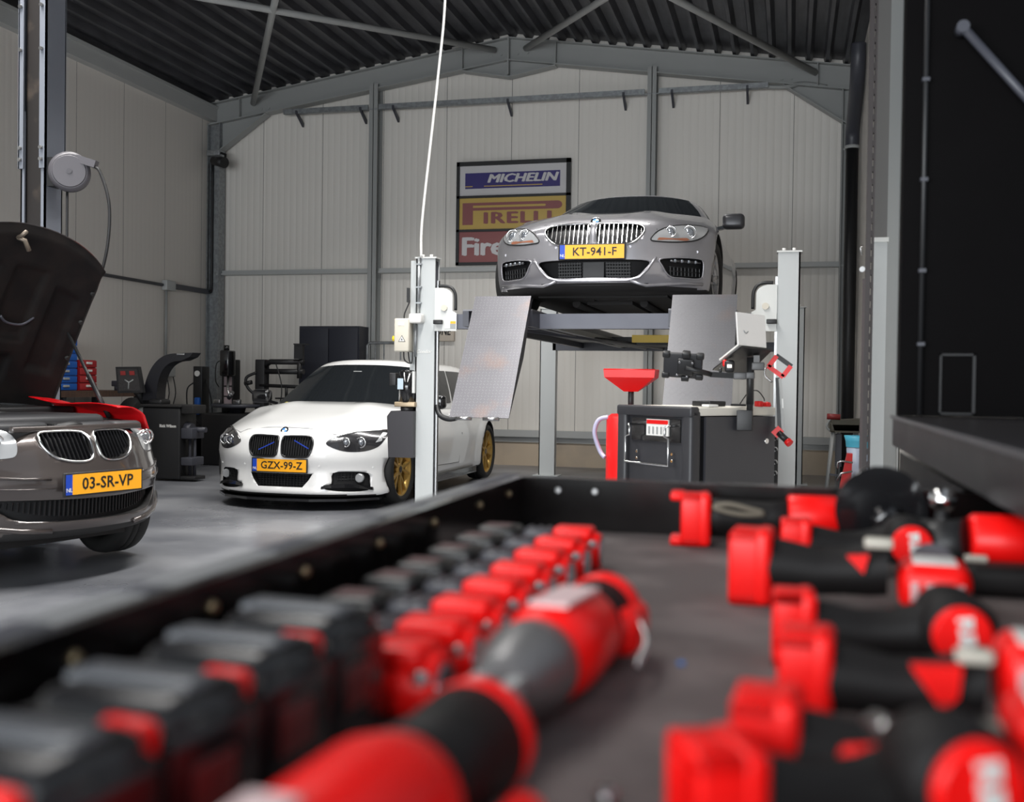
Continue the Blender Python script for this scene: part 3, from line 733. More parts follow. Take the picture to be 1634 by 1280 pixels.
for i in range(15): m.beam(cw.hit(-.21+i*.03, .21, -.04), cw.hit(-.21+i*.03, .32, -.04), .004, .01, upv=(0, 1, 0))
cw.add(m, 'intake_mesh', mt['black'], q)
# splitter
m = MB(); pts = [(-.80, .10), (-.6, .10), (-.3, .10), (0, .10), (.3, .10), (.6, .10), (.80, .10)]
a = [(x, cw.nose(x, .12)-.035 if abs(x) < .7 else cw.nose(x, .12)-.01) for x, z in pts]
m.prism([(x, y, .085) for x, y in a]+[(.78, .75, .085), (-.78, .75, .085)], (0, 0, .022)); cw.add(m, 'front_splitter', mt['black_gloss'])
cw.plate(.0+cw.hit(0, .395).y-.016, .395, 'GZX-99-Z', x=0)
cw.roundel(0.0, .70, .038, tilt=(0, -.8, .6))
for s_ in (1, -1):
    for xx, zz in ((.36, .40), (.75, .38)):
        m = MB(); p = cw.hit(s_*xx, zz, 0); m.cyl(p, p+Vector((0, -.001, 0)), .010, n=14); cw.add(m, 'parking_sensor', white_p)
for yy in cfg['ax']:
    for s_ in (1, -1): cw.wheel(s_*.765, yy, s_, gold, 5, ((-.24, .022), (.24, .022)), 0, width=.235, rimr=.25)
shell_mirror(cw, 1, .87, 1.45, .95, mt['black_gloss']); shell_mirror(cw, -1, -.84, 1.45, .98, mt['black_gloss'])
m = MB(); m.tube([cw.hit(x, z, .001) for x, z in ((-.56, .69), (-.46, .672), (-.40, .70), (-.2, .722), (0, .727), (.2, .722), (.40, .70), (.46, .672), (.56, .69))], .0025, 5); cw.add(m, 'bonnet_gap', mt['black'])
# door seams and side skirt
for s_ in (1, -1):
    m = MB(); m.box(min(s_*.80, s_*.895), max(s_*.80, s_*.895), 1.35, 3.15, .14, .20); m.box(min(s_*.84, s_*.91), max(s_*.84, s_*.91), 1.4, 3.1, .135, .15); cw.add(m, 'side_skirt', mt['black_gloss'])
    def side_hit(y, z):
        h = cw.bvh.ray_cast(Vector((s_*2, y, z)), Vector((-s_, 0, 0))); return h[0]+Vector((s_*.001, 0, 0))
    m = MB(); m.tube([side_hit(1.55, .92), side_hit(1.5, .6), side_hit(1.55, .3), side_hit(2.55, .28), side_hit(2.62, .6), side_hit(2.6, .92)], .003, 5); cw.add(m, 'door_gap', mt['black'])
    m = MB(); a = side_hit(2.30, .80); m.rbox(a.x-.02, a.x+.02, 2.25, 2.47, .785, .815, .01); cw.add(m, 'door_handle', white_p)
gp = cw.gmap(-.78, -1, -.62); m = MB(); n = Vector((0, -.75, .66)); m.cyl(gp+n*.004, gp+n*.012, .035, n=20); cw.add(m, 'windscreen_sticker', mat('sticker_yellow', (.8, .7, .08), .5))
gp = cw.gmap(0, -1, .62); m = MB(); m.rbox(gp.x-.05, gp.x+.05, gp.y-.02, gp.y, gp.z-.03, gp.z, .008); cw.add(m, 'mirror_sensor', mt['steel_light'])
m = MB(); m.box(-.6, .6, .45, 4.1, .12, .18); cw.add(m, 'underbody', mt['black_rough'])
# ---------------------------------------------------------------- dark brown hatchback, bonnet open
brown_p = flake('dark_brown_metallic', (.075, .062, .058), .28, .5)
TH = R(76)
cfg = dict(L=4.2, hw=.87, A=.55, p=2.3, bz=[.2, .28, .36, .46, .56, .64, .72, .80, .88], by=[.06, .035, .02, .02, .0, .03, .06, .10, .16],
    ws=[0, .4, 1, 2.4, 3.6, 4.2], ww=[.85, .87, .875, .875, .875, .80], pz=[.1, .3, .55, .75, .95], pw=[.955, .985, 1.0, .97, .92],
    ts=[0, .15, .5, 1.0, 1.5, 2.6, 3.6, 4.2], tz=[.855, .87, .89, .92, .95, .97, 1.0, .95],
    us=[0, .4, .8, 3.7, 4.2], uz=[.25, .24, .2, .18, .3], crown=.04, ax=(.76, 3.42), wr=.315,
    g0=1.25, g1=2.0, g2=3.6, g3=4.1, gz0=.90, gws=[1.0, 2.2, 3.2, 4.2], gwb=[.74, .80, .80, .70], gwt=[.56, .58, .58, .54],
    rs=[1.1, 1.9, 2.5, 3.3, 4.2], rz=[1.32, 1.40, 1.42, 1.40, 1.33], rc=.06)
cb_ = Car('brown_hatchback', 'dark brown hatchback with its bonnet propped open', (-3.736, 5.227, 0.012), TH, cfg, brown_p)
ca = cb_
kid = sm([(.020, .80), (.020, .73), (.035, .69), (.08, .672), (.17, .675), (.25, .70), (.295, .75), (.305, .80), (.285, .828), (.22, .836), (.06, .833)], 4)
hl = sm([(.43, .72), (.415, .80), (.44, .845), (.55, .852), (.68, .85), (.745, .82), (.75, .74), (.72, .70), (.60, .695), (.48, .70)], 4)
itk = sm([(-.56, .47), (-.50, .40), (-.40, .36), (0, .345), (.40, .36), (.50, .40), (.56, .47), (.40, .475), (0, .465), (-.40, .475)], 3)
ca.cut(kid, .05, True); ca.cut(itk, .06)
m = MB(); m.box(-.66, .66, .20, 1.18, .70, 1.2); ca.cut_mb(m)
ca.finish(); ca.greenhouse(brown_p)
ca.add(ca.gpatch(-1, [(-.94, .94, -.8), (-.94, .94, -.3), (-.93, .93, .2), (-.92, .92, .55), (-.90, .90, .82)], .006), 'windscreen', ca.glass)
for f_ in (2, 3): ca.add(ca.gpatch(f_, [(-.93, .62, -.3), (-.92, .68, 0), (-.9, .66, .4), (-.86, .5, .76)], .005), 'side_window', ca.glass)
for s_, pts in ((1, kid), (-1, mirror_pts(kid))):
    k_ = ca.add(ca.patch(pts, -.045, cell=.05), 'kidney_grille', mt['black'], label='chrome rimmed kidney grille with black bars')
    ca.add(ca.ring(pts, .002, .0075), 'grille_surround', mt['chrome'], k_)
    m = MB()
    for i in range(10):
        x = s_*(.042+i*.0255); z0 = .685 if i < 6 else (.70 if i < 8 else .735)
        m.beam(ca.hit(x, z0, -.012), ca.hit(x, .825, -.012), .008, .02, upv=(0, 1, 0))
    ca.add(m, 'grille_bars', mt['black_gloss'], k_)
for s_, pts in ((1, hl), (-1, mirror_pts(hl))):
    h_ = ca.add(ca.patch(pts, .003, thick=.02), 'headlight', mt['lamp_glass'], label='clear headlight')
    for (lx, lz, r_) in ((.50, .775, .045), (.60, .775, .042)):
        p = ca.hit(s_*lx, lz, .004); n = Vector((s_*.25, -1, .1)).normalized()
        m = MB(); m.tube([p+n*.004+Vector((math.cos(t*PI/12)*r_, 0, math.sin(t*PI/12)*r_)) for t in range(24)], .006, 6, close=True)
        ca.add(m, 'lamp_ring', mt['chrome'], h_)
        m = MB(); m.lathe(p-n*.01, p+n*.012, [(0, r_*.7), (.6, r_*.55), (1, r_*.15)], 20); ca.add(m, 'projector', mt['lens'], h_)
q = ca.add(ca.patch(itk, -.055, cell=.07), 'lower_intake', mt['mesh_black'])
m = MB()
for i in range(40):
    x = -.5+i*.025
    if abs(x) < .52: m.beam(ca.hit(x, .37+.09*(abs(x)/.55)**3, -.045), ca.hit(x+.004, .462, -.045), .006, .012, upv=(0, 1, 0))
ca.add(m, 'intake_slats', mt['black'], q)
for s_ in (1, -1):
    m = MB(); m.tube([ca.hit(s_*xx, zz, .004) for xx, zz in ((.30, .585), (.42, .59), (.55, .60), (.68, .61), (.80, .615))], .008, 6); m.tube([ca.hit(s_*xx, zz, .004) for xx, zz in ((.28, .535), (.42, .535), (.55, .54), (.68, .55), (.80, .56))], .004, 6)
    ca.add(m, 'bumper_strip', brown_p)
    m = MB(); m.tube([ca.hit(s_*xx, zz, .004) for xx, zz in ((.28, .30), (.42, .31), (.55, .33), (.68, .36), (.80, .40))], .016, 8); ca.add(m, 'lower_lip', brown_p)
ca.plate(-.014, .553, '03-SR-VP', x=0)
wh = ca.wheel(.70, .76, 1, mt['steel_light'], 5, ((-.2, .03), (.2, .03)), R(-6), rimr=.21); ca.wheel(-.70, .76, -1, mt['steel_light'], 5, ((-.2, .03), (.2, .03)), R(-6), rimr=.21)
for s_ in (1, -1): ca.wheel(s_*.72, 3.42, s_, mt['steel_light'], 5, ((-.2, .03), (.2, .03)), 0, rimr=.21)
shell_mirror(ca, 1, .78, 1.75, .90, brown_p); shell_mirror(ca, -1, -.9, 1.55, 1.0, brown_p)
# engine bay
pl = mat('engine_cover_plastic', (.035, .035, .038), .45)
m = MB(); m.rbox(-.42, .36, .40, .98, .78, .92, .04); m.rbox(-.50, -.12, .30, .60, .76, .885, .03); m.rbox(.06, .34, .30, .55, .78, .875, .03); eng = ca.add(m, 'engine_cover', pl)
m = MB()
for i in range(9): m.rbox(-.10+i*.018, -.09+i*.018, .30, .40, .80, .875, .003)
ca.add(m, 'cooling_fins', mt['black'], eng)
m = MB(); m.tube([(-.12, .33, .83), (.0, .29, .855), (.08, .31, .85), (.12, .45, .85)], .03, 12, sub=4); ca.add(m, 'intake_hose', mt['black'])
m = MB(); m.rbox(.38, .60, .35, .66, .72, .875, .03); ca.add(m, 'air_box', pl)
m = MB(); m.cyl((.5, .8, .74), (.5, .8, .90), .07, n=20); ca.add(m, 'strut_top', mt['black'])
m = MB(); m.tube([(-.62, .9, .90), (-.3, 1.0, .93), (.1, .98, .91), (.4, .7, .89), (.6, .5, .86)], .014, 8, sub=5); ca.add(m, 'wiring_loom', mt['black'])
m = MB(); m.rbox(-.66, .66, 1.05, 1.4, .86, .95, .02); ca.add(m, 'scuttle', mt['black'])
m = MB(); m.rbox(-.44, .44, .185, .225, .835, .868, .01); ca.add(m, 'front_panel', brown_p)
# raised bonnet: curved shell hinged at the scuttle
A_ = R(55); hb = Vector((0, 1.32, .95)); fwd = Vector((0, -math.cos(A_), math.sin(A_))); nrm = Vector((0, math.sin(A_), math.cos(A_)))
def bon(u, t, off=0):
    wx = .70-.05*t-.05*smooth01((t-.8)/.2)*abs(u)**4
    ln = 1.27-.20*abs(u)**2.2
    return hb+Vector((u*wx, 0, 0))+fwd*(t*ln)+nrm*(.07*(1-abs(u)**3)+.05*math.sin(t*PI*.5)-.10*max(0, t-.75)**2*8*(.3+abs(u))+off)
def grid(fn, nu, nv, mb, smooth=True, flip=False, mi=0):
    vs = [fn(i/nu, j/nv) for j in range(nv+1) for i in range(nu+1)]; m_ = nu+1
    fs = [(j*m_+i, j*m_+i+1, (j+1)*m_+i+1, (j+1)*m_+i) for j in range(nv) for i in range(nu)]
    if flip: fs = [f[::-1] for f in fs]
    return mb.add(vs, fs, mi, smooth)
m = MB(); grid(lambda a, b: bon(2*a-1, b, 0), 24, 20, m); bn = ca.add(m, 'bonnet', brown_p)
under = mix_noise(mat('bonnet_underside', (.008, .007, .007), .7, spec=.2), (.014, .011, .010), 6)
def inner(a, b):
    u, t = 2*a-1, b
    d = .03
    for (u0, u1, t0, t1) in ((-.40, .40, .12, .30), (-.45, -.06, .36, .80), (.06, .45, .36, .80), (-.86, -.55, .2, .74), (.55, .86, .2, .74)):
        e = min((u-u0)/.05, (u1-u)/.05, (t-t0)/.04, (t1-t)/.04); d -= .026*smooth01(max(0, min(1, e)))
    edge = min(1, min((1-abs(u))/.05, (1-t)/.05, 1)); d *= smooth01(edge)
    return bon(u*.995, t*.995, -d-.002)
m = MB(); grid(inner, 80, 60, m, flip=True); ca.add(m, 'inner_panel', under, bn)
m = MB()
for s_ in (1, -1): m.tube([bon(s_*.12, .5, -.03), bon(s_*.2, .47, -.035), bon(s_*.36, .47, -.035), bon(s_*.46, .52, -.03)], .008, 6, sub=4)
ca.add(m, 'stiffener_bead', mt['dark_steel'], bn)
m = MB(); p = bon(-.05, .93, -.03); m.tube([p, p-nrm*.03+fwd*.03, p-nrm*.05+fwd*.07], .012, 8); m.tube([bon(-.05, .93, -.03), bon(.0, .93, -.06), bon(.05, .89, -.09)], .014, 8); ca.add(m, 'bonnet_latch', mat('old_latch', (.22, .18, .14), .45, .5), bn)
for s_ in (1, -1):
    m = MB(); m.cyl(bon(s_*.86, .50, -.02), Vector((s_*.64, .70, .88)), .011, n=10); m.cyl((bon(s_*.86, .50, -.02)+Vector((s_*.64, .70, .88)))/2, Vector((s_*.64, .70, .88)), .016, n=10); ca.add(m, 'gas_strut', mt['black'])
for s_ in (1, -1):
    m = MB()
    for t_ in (.35, .6, .8): m.cyl(bon(s_*.93, t_, -.01), bon(s_*.93, t_, -.045), .014, n=10)
    ca.add(m, 'rubber_stop', mt['rubber'], bn)
m = MB(); m.box(-.55, .55, .45, 3.8, .17, .22); m.beam((-.68, .76, .3), (.68, .76, .3), .05, .05); ca.add(m, 'underbody', mt['black_rough'])
# red wing cover
W_ = WM[ca.root]
def cov(a, b):
    y = .42+a*.85; ed = smooth01((b-.35)/.65)
    x = .47+b*.25+.02*math.sin(a*9)*b; z = .925+.012*math.sin(a*7+b*3)+.028*(1-b)-.04*ed-.10*max(0, b-.8)/.2+.045*a
    return W_ @ Vector((x, y, z))
m = MB(); grid(cov, 30, 16, m)
red_cloth = mat('red_vinyl', (.62, .006, .01), .32)
o = m.build('wing_cover', red_cloth); sd = o.modifiers.new('s', 'SOLIDIFY'); sd.thickness = .006
tag(o, 'glossy red wing cover draped over the brown car', 'fender cover')
# ---------------------------------------------------------------- four post lift
LX0, LX1, LYF, LYR = -2.93, -.02, 8.42, 13.05          # post centres
lg = mat('lift_post_grey', (.47, .49, .49), .38); lw = mat('lift_bracket_white', (.62, .63, .61), .4)
lb = mat('lift_beam_slate', (.085, .09, .115), .4)
tread = mat('checker_plate', (.46, .45, .47), .38, .35); nt = tread.node_tree; L_ = nt.links.new; bs = nt.nodes['Principled BSDF']
tc = N(tread, 'ShaderNodeTexCoord'); sx = N(tread, 'ShaderNodeSeparateXYZ'); L_(tc.outputs['UV'], sx.inputs[0])
def mnode(op, a, b=None, c=None):
    n = N(tread, 'ShaderNodeMath', operation=op)
    for i, v in enumerate((a, b, c)):
        if v is None: continue
        if hasattr(v, 'links'): L_(v, n.inputs[i])
        else: n.inputs[i].default_value = v
    return n.outputs[0]
def bars(su, sv):
    # short slanted lozenges: rotate uv by 45 degrees, cells .042 m
    a = mnode('MULTIPLY', mnode('ADD', sx.outputs[0], mnode('MULTIPLY', sx.outputs[1], su)), 19.0)
    b = mnode('MULTIPLY', mnode('SUBTRACT', sx.outputs[1], mnode('MULTIPLY', sx.outputs[0], su)), 19.0)
    fa = mnode('ABSOLUTE', mnode('SUBTRACT', mnode('FRACT', mnode('ADD', a, sv)), .5)); fb = mnode('ABSOLUTE', mnode('SUBTRACT', mnode('FRACT', mnode('ADD', b, sv)), .5))
    e = mnode('ADD', mnode('POWER', mnode('DIVIDE', fa, .30), 2.0), mnode('POWER', mnode('DIVIDE', fb, .075), 2.0))
    return mnode('LESS_THAN', e, 1.0)
pat = mnode('MAXIMUM', bars(1.0, 0.0), bars(-1.0, .5))
bp = N(tread, 'ShaderNodeBump'); bp.inputs['Strength'].default_value = .9; bp.inputs['Distance'].default_value = .012; L_(pat, bp.inputs['Height']); L_(bp.outputs[0], bs.inputs['Normal'])
nzr = N(tread, 'ShaderNodeTexNoise'); nzr.inputs['Scale'].default_value = 3.5; nzr.inputs['Detail'].default_value = 5; L_(tc.outputs['UV'], nzr.inputs['Vector'])
rr = N(tread, 'ShaderNodeMapRange'); rr.inputs[1].default_value = .56; rr.inputs[2].default_value = .75; L_(nzr.outputs['Fac'], rr.inputs[0])
mx = N(tread, 'ShaderNodeMix', data_type='RGBA'); mx.inputs[6].default_value = (.115, .113, .125, 1); mx.inputs[7].default_value = (.17, .12, .105, 1); L_(rr.outputs[0], mx.inputs[0])
mx2 = N(tread, 'ShaderNodeMix', data_type='RGBA'); mx2.inputs[7].default_value = (.27, .27, .28, 1); L_(mx.outputs[2], mx2.inputs[6]); L_(mnode('MULTIPLY', pat, .35), mx2.inputs[0]); L_(mx2.outputs[2], bs.inputs['Base Color'])
tread_shaded = tread.copy(); tread_shaded.name = 'tread_plate_shaded'  # darker copy of the plate: shade on the right ramp put into its colour
lift = thing('four_post_lift', 'grey four post car lift carrying the silver coupe', 'car lift', ((LX0+LX1)/2, LYF, 0))
def post(x, y, top, s, front=True, w_=.165):
    b = MB(); b.box(x-w_/2, x+w_/2, y-.06, y-.045, 0, top) if front else b.box(x-w_/2, x+w_/2, y+.045, y+.06, 0, top)
    xo = x-s*w_/2; b.box(min(xo, xo+s*.012), max(xo, xo+s*.012), y-.06, y+.06, 0, top)
    b.box(x-w_/2, x+w_/2, y+.048, y+.06, 0, top) if front else b.box(x-w_/2, x+w_/2, y-.06, y-.048, 0, top)
    b.box(x-.16, x+.16, y-.12, y+.12, 0, .012)
    p = b.build('post', lg, lift)
    b = MB(); b.box(x-w_/2-.01, x+w_/2+.012, y-.07, y+.07, top, top+.012); b.build('top_plate', lw, p)
    for dx in (-.04, .035): b = MB(); b.cyl((x+dx, y-.02, top+.012), (x+dx, y-.02, top+.035), .014, n=10); b.build('bolt', mt['white'], p)
    b = MB(); b.box(x+s*.05-.025, x+s*.05+.025, y-.04, y+.04, .02, top-.02); b.build('inner_rail', mt['dark_steel'], p)
    b = MB(); b.box(min(x+s*.083, x+s*.10), max(x+s*.083, x+s*.10), y-.02, y+.02, .02, top-.18); b.build('ladder_rail', mt['steel'], p)
    return p
pFL = post(LX0, LYF, 2.175, 1); pFR = post(LX1, LYF, 2.175, -1); pRL = post(LX0, LYR, 2.09, 1, False, .2); pRR = post(LX1+.08, LYR, 2.09, -1, False, .2)
text('Condor', .042, (LX0-.008, LYF-.0615, 1.405), FACE, mt['white'], pFL, 'post_lettering', shear=.25)
b = MB()
b.box(LX0+.06, LX1-.06, LYF-.045, LYF+.07, 1.595, 1.715); b.build('cross_beam', lb, lift)
b = MB(); b.box(LX0+.06, LX1-.06, LYR-.06, LYR+.06, 1.57, 1.68); b.build('cross_beam', mt['dark_steel'], lift)
RW = ((-2.53, -1.96), (-.90, -.40))
ZR = 1.734
for x0, x1 in RW:
    b = MB(); b.box(x0, x1, 8.12, 13.2, ZR-.012, ZR)
    r_ = b.build('runway', tread, lift)
    b = MB()
    for xx in (x0, x1-.05): b.box(xx, xx+.05, 8.12, 13.2, 1.60, ZR-.012)
    b.box(x0+.05, x1-.05, 8.5, 13.0, 1.66, ZR-.012); b.build('runway_side', mt['dark_steel'], r_)
b = MB(); b.box(-1.96, -1.90, 8.5, 13.0, 1.61, 1.66); b.build('jack_rail', mt['steel_grey'], lift)
b = MB(); b.box(-.96, -.90, 8.5, 13.0, 1.61, 1.66); b.build('jack_rail', mt['steel_grey'], lift)
for k_, (xa, ya, xb, yb_) in enumerate(((-2.3, 8.6, -1.5, 12.9), (-2.1, 8.6, -1.7, 12.9))):
    b = MB(); b.cyl((xa, ya, 1.62), (xb, yb_, 1.60), .022, n=10); b.build('lift_cable', mt['dark_steel'], lift)
b = MB(); b.box(-1.95, -1.2, 11.9, 12.6, 1.60, 1.69); b.build('hydraulic_box', mt['black'], lift)
b = MB(); b.box(-1.62, -1.2, 11.2, 11.24, 1.60, 1.68); b.build('jack_plate', mat('yellow_paint', (.75, .5, .02), .4), lift)
for n_ in tread_shaded.node_tree.nodes:
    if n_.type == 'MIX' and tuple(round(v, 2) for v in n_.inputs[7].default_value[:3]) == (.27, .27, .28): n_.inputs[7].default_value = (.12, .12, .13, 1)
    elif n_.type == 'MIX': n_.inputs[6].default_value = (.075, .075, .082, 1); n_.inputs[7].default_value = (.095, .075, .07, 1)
def ramp(x0, x1, dx, lab):
    """approach ramp hanging from the runway end, outer face towards the camera"""
    T0, B0 = Vector((0, 8.03, 1.83)), Vector((0, 7.40, .90))
    n = Vector((0, -(T0.z-B0.z), (T0.y-B0.y))).normalized()
    b = MB(); P = [Vector((x0+dx, B0.y, B0.z)), Vector((x1+dx*.6, B0.y, B0.z)), Vector((x1, T0.y, T0.z)), Vector((x0, T0.y, T0.z))]
    b.add(P+[p-n*.006 for p in P], [(0, 1, 2, 3), (7, 6, 5, 4), (0, 4, 5, 1), (1, 5, 6, 2), (2, 6, 7, 3), (3, 7, 4, 0)])
    r_ = b.build('ramp', tread_shaded if x0 > -1.5 else tread, lift, label=lab)
    uv = r_.data.uv_layers.new(name='UVMap')
    for li, lp in enumerate(r_.data.loops):
        v = r_.data.vertices[lp.vertex_index].co; uv.data[li].uv = (v.x, (v.z-B0.z)*1.2)
    b = MB()
    for xx in (x0+.005, x1-.005):
        q = Vector((xx, 0, 0)); d2 = dx if xx < (x0+x1)/2 else dx*.6
        b.add([q+T0, q+B0+Vector((d2, 0, 0)), q+B0+Vector((d2, .03, 0)), q+T0*.5+B0*.5+Vector((d2/2, .12, -.02)), q+T0+Vector((0, .06, -.03))], [(0, 1, 2, 3, 4)])
    b.build('ramp_flange', mt['dark_steel'], r_)
    for a in (.22, .68):
        b = MB(); xx = x0+dx+(x1-x0)*a; b.cyl((xx-.05, B0.y+.005, B0.z-.008), (xx+.07, B0.y+.005, B0.z-.008), .014, n=12); b.build('hinge_roller', mat('worn_roller', (.5, .4, .3), .4, .5) if False else mt['steel'], r_)
    for a in (.24, .80):
        b = MB(); xx = x0+(x1-x0)*a; p = Vector((xx, T0.y-.02, T0.z-.035)); b.cyl(p+n*.001, p+n*.002, .016, n=14); b.build('ramp_hole', mt['black'], r_)
    return r_
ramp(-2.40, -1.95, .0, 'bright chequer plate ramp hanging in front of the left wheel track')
ramp(-.86, -.385, .0, 'shade-darkened chequer plate ramp hanging in front of the right wheel track')
# carriage brackets at the front posts
def bracket(sx0, s):
    b = MB(); pts = [(0, 1.575), (.19, 1.575), (.19, 1.72), (.155, 1.74), (.155, 1.86)] + [(.155-.10+.10*math.cos(t), 1.86+.07*math.sin(t)) for t in [R(a) for a in (20, 40, 60, 80, 90)]] + [(0, 1.93)]
    b.prism([(sx0+s*x, LYF-.07, z) for x, z in pts], (0, .012, 0)); br = b.build('carriage_bracket', lw, lift)
    b = MB(); b.tube([(sx0+s*x, LYF-.06, z) for x, z in ((.03, 1.945), (.09, 1.945), (.14, 1.93), (.17, 1.89), (.178, 1.84), (.178, 1.745))], .013, 8, sub=4); b.build('guard_strip', mt['black'], br)
    b = MB(); b.cyl((sx0+s*.085, LYF-.085, 1.765), (sx0+s*.085, LYF-.068, 1.765), .026, n=20); b.build('pulley_cap', mt['cream'], br)
    b = MB(); b.rbox(min(sx0-s*.0, sx0+s*.075), max(sx0, sx0+s*.075), LYF-.11, LYF-.07, 1.63, 1.665, .006); b.build('limit_switch', mt['black'], br)
    b = MB(); xa = sx0+s*.09; b.box(min(xa, xa+s*.045), max(xa, xa+s*.045), LYF-.073, LYF-.07, 1.595, 1.655); b.build('warning_sticker', mt['white'], br)
    b = MB(); xa = sx0+s*.138; b.box(min(xa, xa+s*.045), max(xa, xa+s*.045), LYF-.073, LYF-.07, 1.595, 1.635); b.build('pictogram', mt['steel_grey'], br)
    b = MB(); b.box(min(xa, xa+s*.045), max(xa, xa+s*.045), LYF-.073, LYF-.07, 1.635, 1.655); b.build('sticker_band', mt['yellow_plate'], br)
bracket(LX0+.085, 1); bracket(LX1-.085, -1)
# conduit, control box, motor and tank on the left front post
b = MB(); b.beam((LX0-.11, LYF-.02, 1.20), (LX0-.11, LYF-.02, 2.16), .05, .05, upv=(0, 1, 0)); b.build('side_duct', lg, pFL)
b = MB(); b.tube([(LX0-.055, LYF-.075, 1.70), (LX0-.052, LYF-.075, 2.18)], .014, 10)
for zz in (1.80, 1.93, 2.12): b.box(LX0-.075, LX0-.03, LYF-.09, LYF-.06, zz, zz+.012)
b.build('conduit', mt['galv'], pFL)
b = MB(); b.rbox(LX0-.235, LX0-.105, LYF-.16, LYF-.03, 1.40, 1.675, .012); cbx = b.build('control_box', mt['cream'], lift)
b = MB(); b.rbox(LX0-.115, LX0-.005, LYF-.15, LYF-.06, 1.635, 1.715, .014); b.build('junction_box', mt['white'], lift)
b = MB(); b.cyl((LX0-.235, LYF-.1, 1.51), (LX0-.265, LYF-.1, 1.51), .024, n=16); b.build('yellow_knob', mat('yellow_switch', (.85, .65, .02), .4), cbx)
def tri(cx, cz, r, y, m, nm, par):
    b = MB(); b.prism([(cx+r*math.sin(a), y, cz+r*math.cos(a)) for a in (0, 2*PI/3, 4*PI/3)], (0, .001, 0)); return b.build(nm, m, par)
tri(LX0-.165, 1.50, .036, LYF-.1615, mt['ink'], 'warning_triangle', cbx); tri(LX0-.165, 1.50, .028, LYF-.1625, mt['white'], 'triangle_field', cbx)
b = MB(); b.prism([(LX0-.165+a, LYF-.1635, 1.50+c) for a, c in ((.004, .018), (-.008, -.002), (-.001, -.002), (-.004, -.016), (.008, .003), (.001, .003))], (0, .001, 0)); b.build('lightning_symbol', mt['ink'], cbx)
b = MB(); b.box(LX0-.20, LX0-.145, LYF-.162, LYF-.16, 1.615, 1.645); b.build('box_label', mt['white'], cbx)
b = MB(); b.tube([(LX0-.17, LYF-.1, 1.675), (LX0-.165, LYF-.1, 1.72), (LX0-.13, LYF-.1, 1.80), (LX0-.125, LYF-.1, 1.83)], .006, 8, sub=4); b.box(LX0-.15, LX0-.135, LYF-.1, LYF-.06, 1.81, 1.93); b.build('aerial_cable', mt['black'], cbx)
for dx in (-.17, -.13):
    b = MB(); b.tube([(LX0+dx, LYF-.1, 1.40), (LX0+dx+.01, LYF-.1, 1.33), (LX0-.10, LYF-.1, 1.31), (LX0-.09, LYF-.1, 1.40)], .006, 8, sub=5); b.build('cable_loop', mt['black'], cbx)
b = MB(); b.tube([(LX0-.075, LYF-.08, 1.36), (LX0-.075, LYF-.08, 1.63)], .012, 10); b.build('cable_pipe', mt['galv'], pFL)
b = MB(); b.cyl((LX0-.15, LYF-.04, .985), (LX0-.15, LYF-.04, 1.235), .075, n=28); b.lathe((LX0-.15, LYF-.04, 1.235), (LX0-.15, LYF-.04, 1.25), [(0, .07), (1, .05)], 28); mo = b.build('pump_motor', mt['black_gloss'], lift)
for k_ in range(1):
    b = MB(); b.rbox(LX0-.30, LX0-.24, LYF-.09, LYF-.02, 1.12, 1.225, .006); b.build('motor_terminal_box', mt['black'], mo)
b = MB(); b.rbox(LX0-.245, LX0-.065, LYF-.11, LYF+.03, .945, .985, .005); b.build('valve_block', mat('brass_block', (.42, .33, .22), .4, .6), mo)
b = MB(); b.cyl((LX0-.15, LYF-.04, .90), (LX0-.15, LYF-.04, .945), .06, n=20); b.build('pump_neck', mt['black'], mo)
b = MB(); b.prism([(LX0-.30, LYF-.13, .865), (LX0-.265, LYF-.13, .91), (LX0-.07, LYF-.13, .91), (LX0-.07, LYF-.13, .525), (LX0-.285, LYF-.13, .525)], (0, .18, 0)); b.build('oil_tank', mat('tank_plastic', (.022, .02, .024), .4), lift)
b = MB(); b.box(LX0-.215, LX0-.165, LYF-.118, LYF-.116, 1.09, 1.18); b.build('rating_plate', mat('rating_plate', (.45, .55, .62), .4), mo)
b = MB(); b.beam((LX0-.085, LYF-.08, 1.06), (LX0-.085, LYF-.08, 1.24), .02, .03, upv=(0, 1, 0)); b.build('motor_bracket', lw, mo)
b = MB(); b.tube([(LX0+.09, LYF, .96), (LX0+.13, LYF-.03, .88), (LX0+.22, LYF-.05, .85), (LX0+.31, LYF-.03, .88), (LX0+.36, LYF, .97), (LX0+.42, LYF+.05, 1.3), (LX0+.40, LYF+.06, 1.59)], .022, 12, sub=8); b.build('hydraulic_hose', mt['black'], lift)
# supply cable from the roof to the post
b = MB(); b.tube([(LX0-.03, LYF-.09, 2.18), (LX0-.028, LYF-.09, 2.45), (LX0+.03, LYF-.09, 3.03), (LX0+.10, LYF-.09, 3.7), (LX0+.15, LYF-.09, 4.3), (LX0+.18, LYF-.09, 5.6)], .011, 10, sub=6)
o = b.build('supply_cable', mt['white']); tag(o, 'white supply cable hanging from the roof to the left front lift post', 'cable')
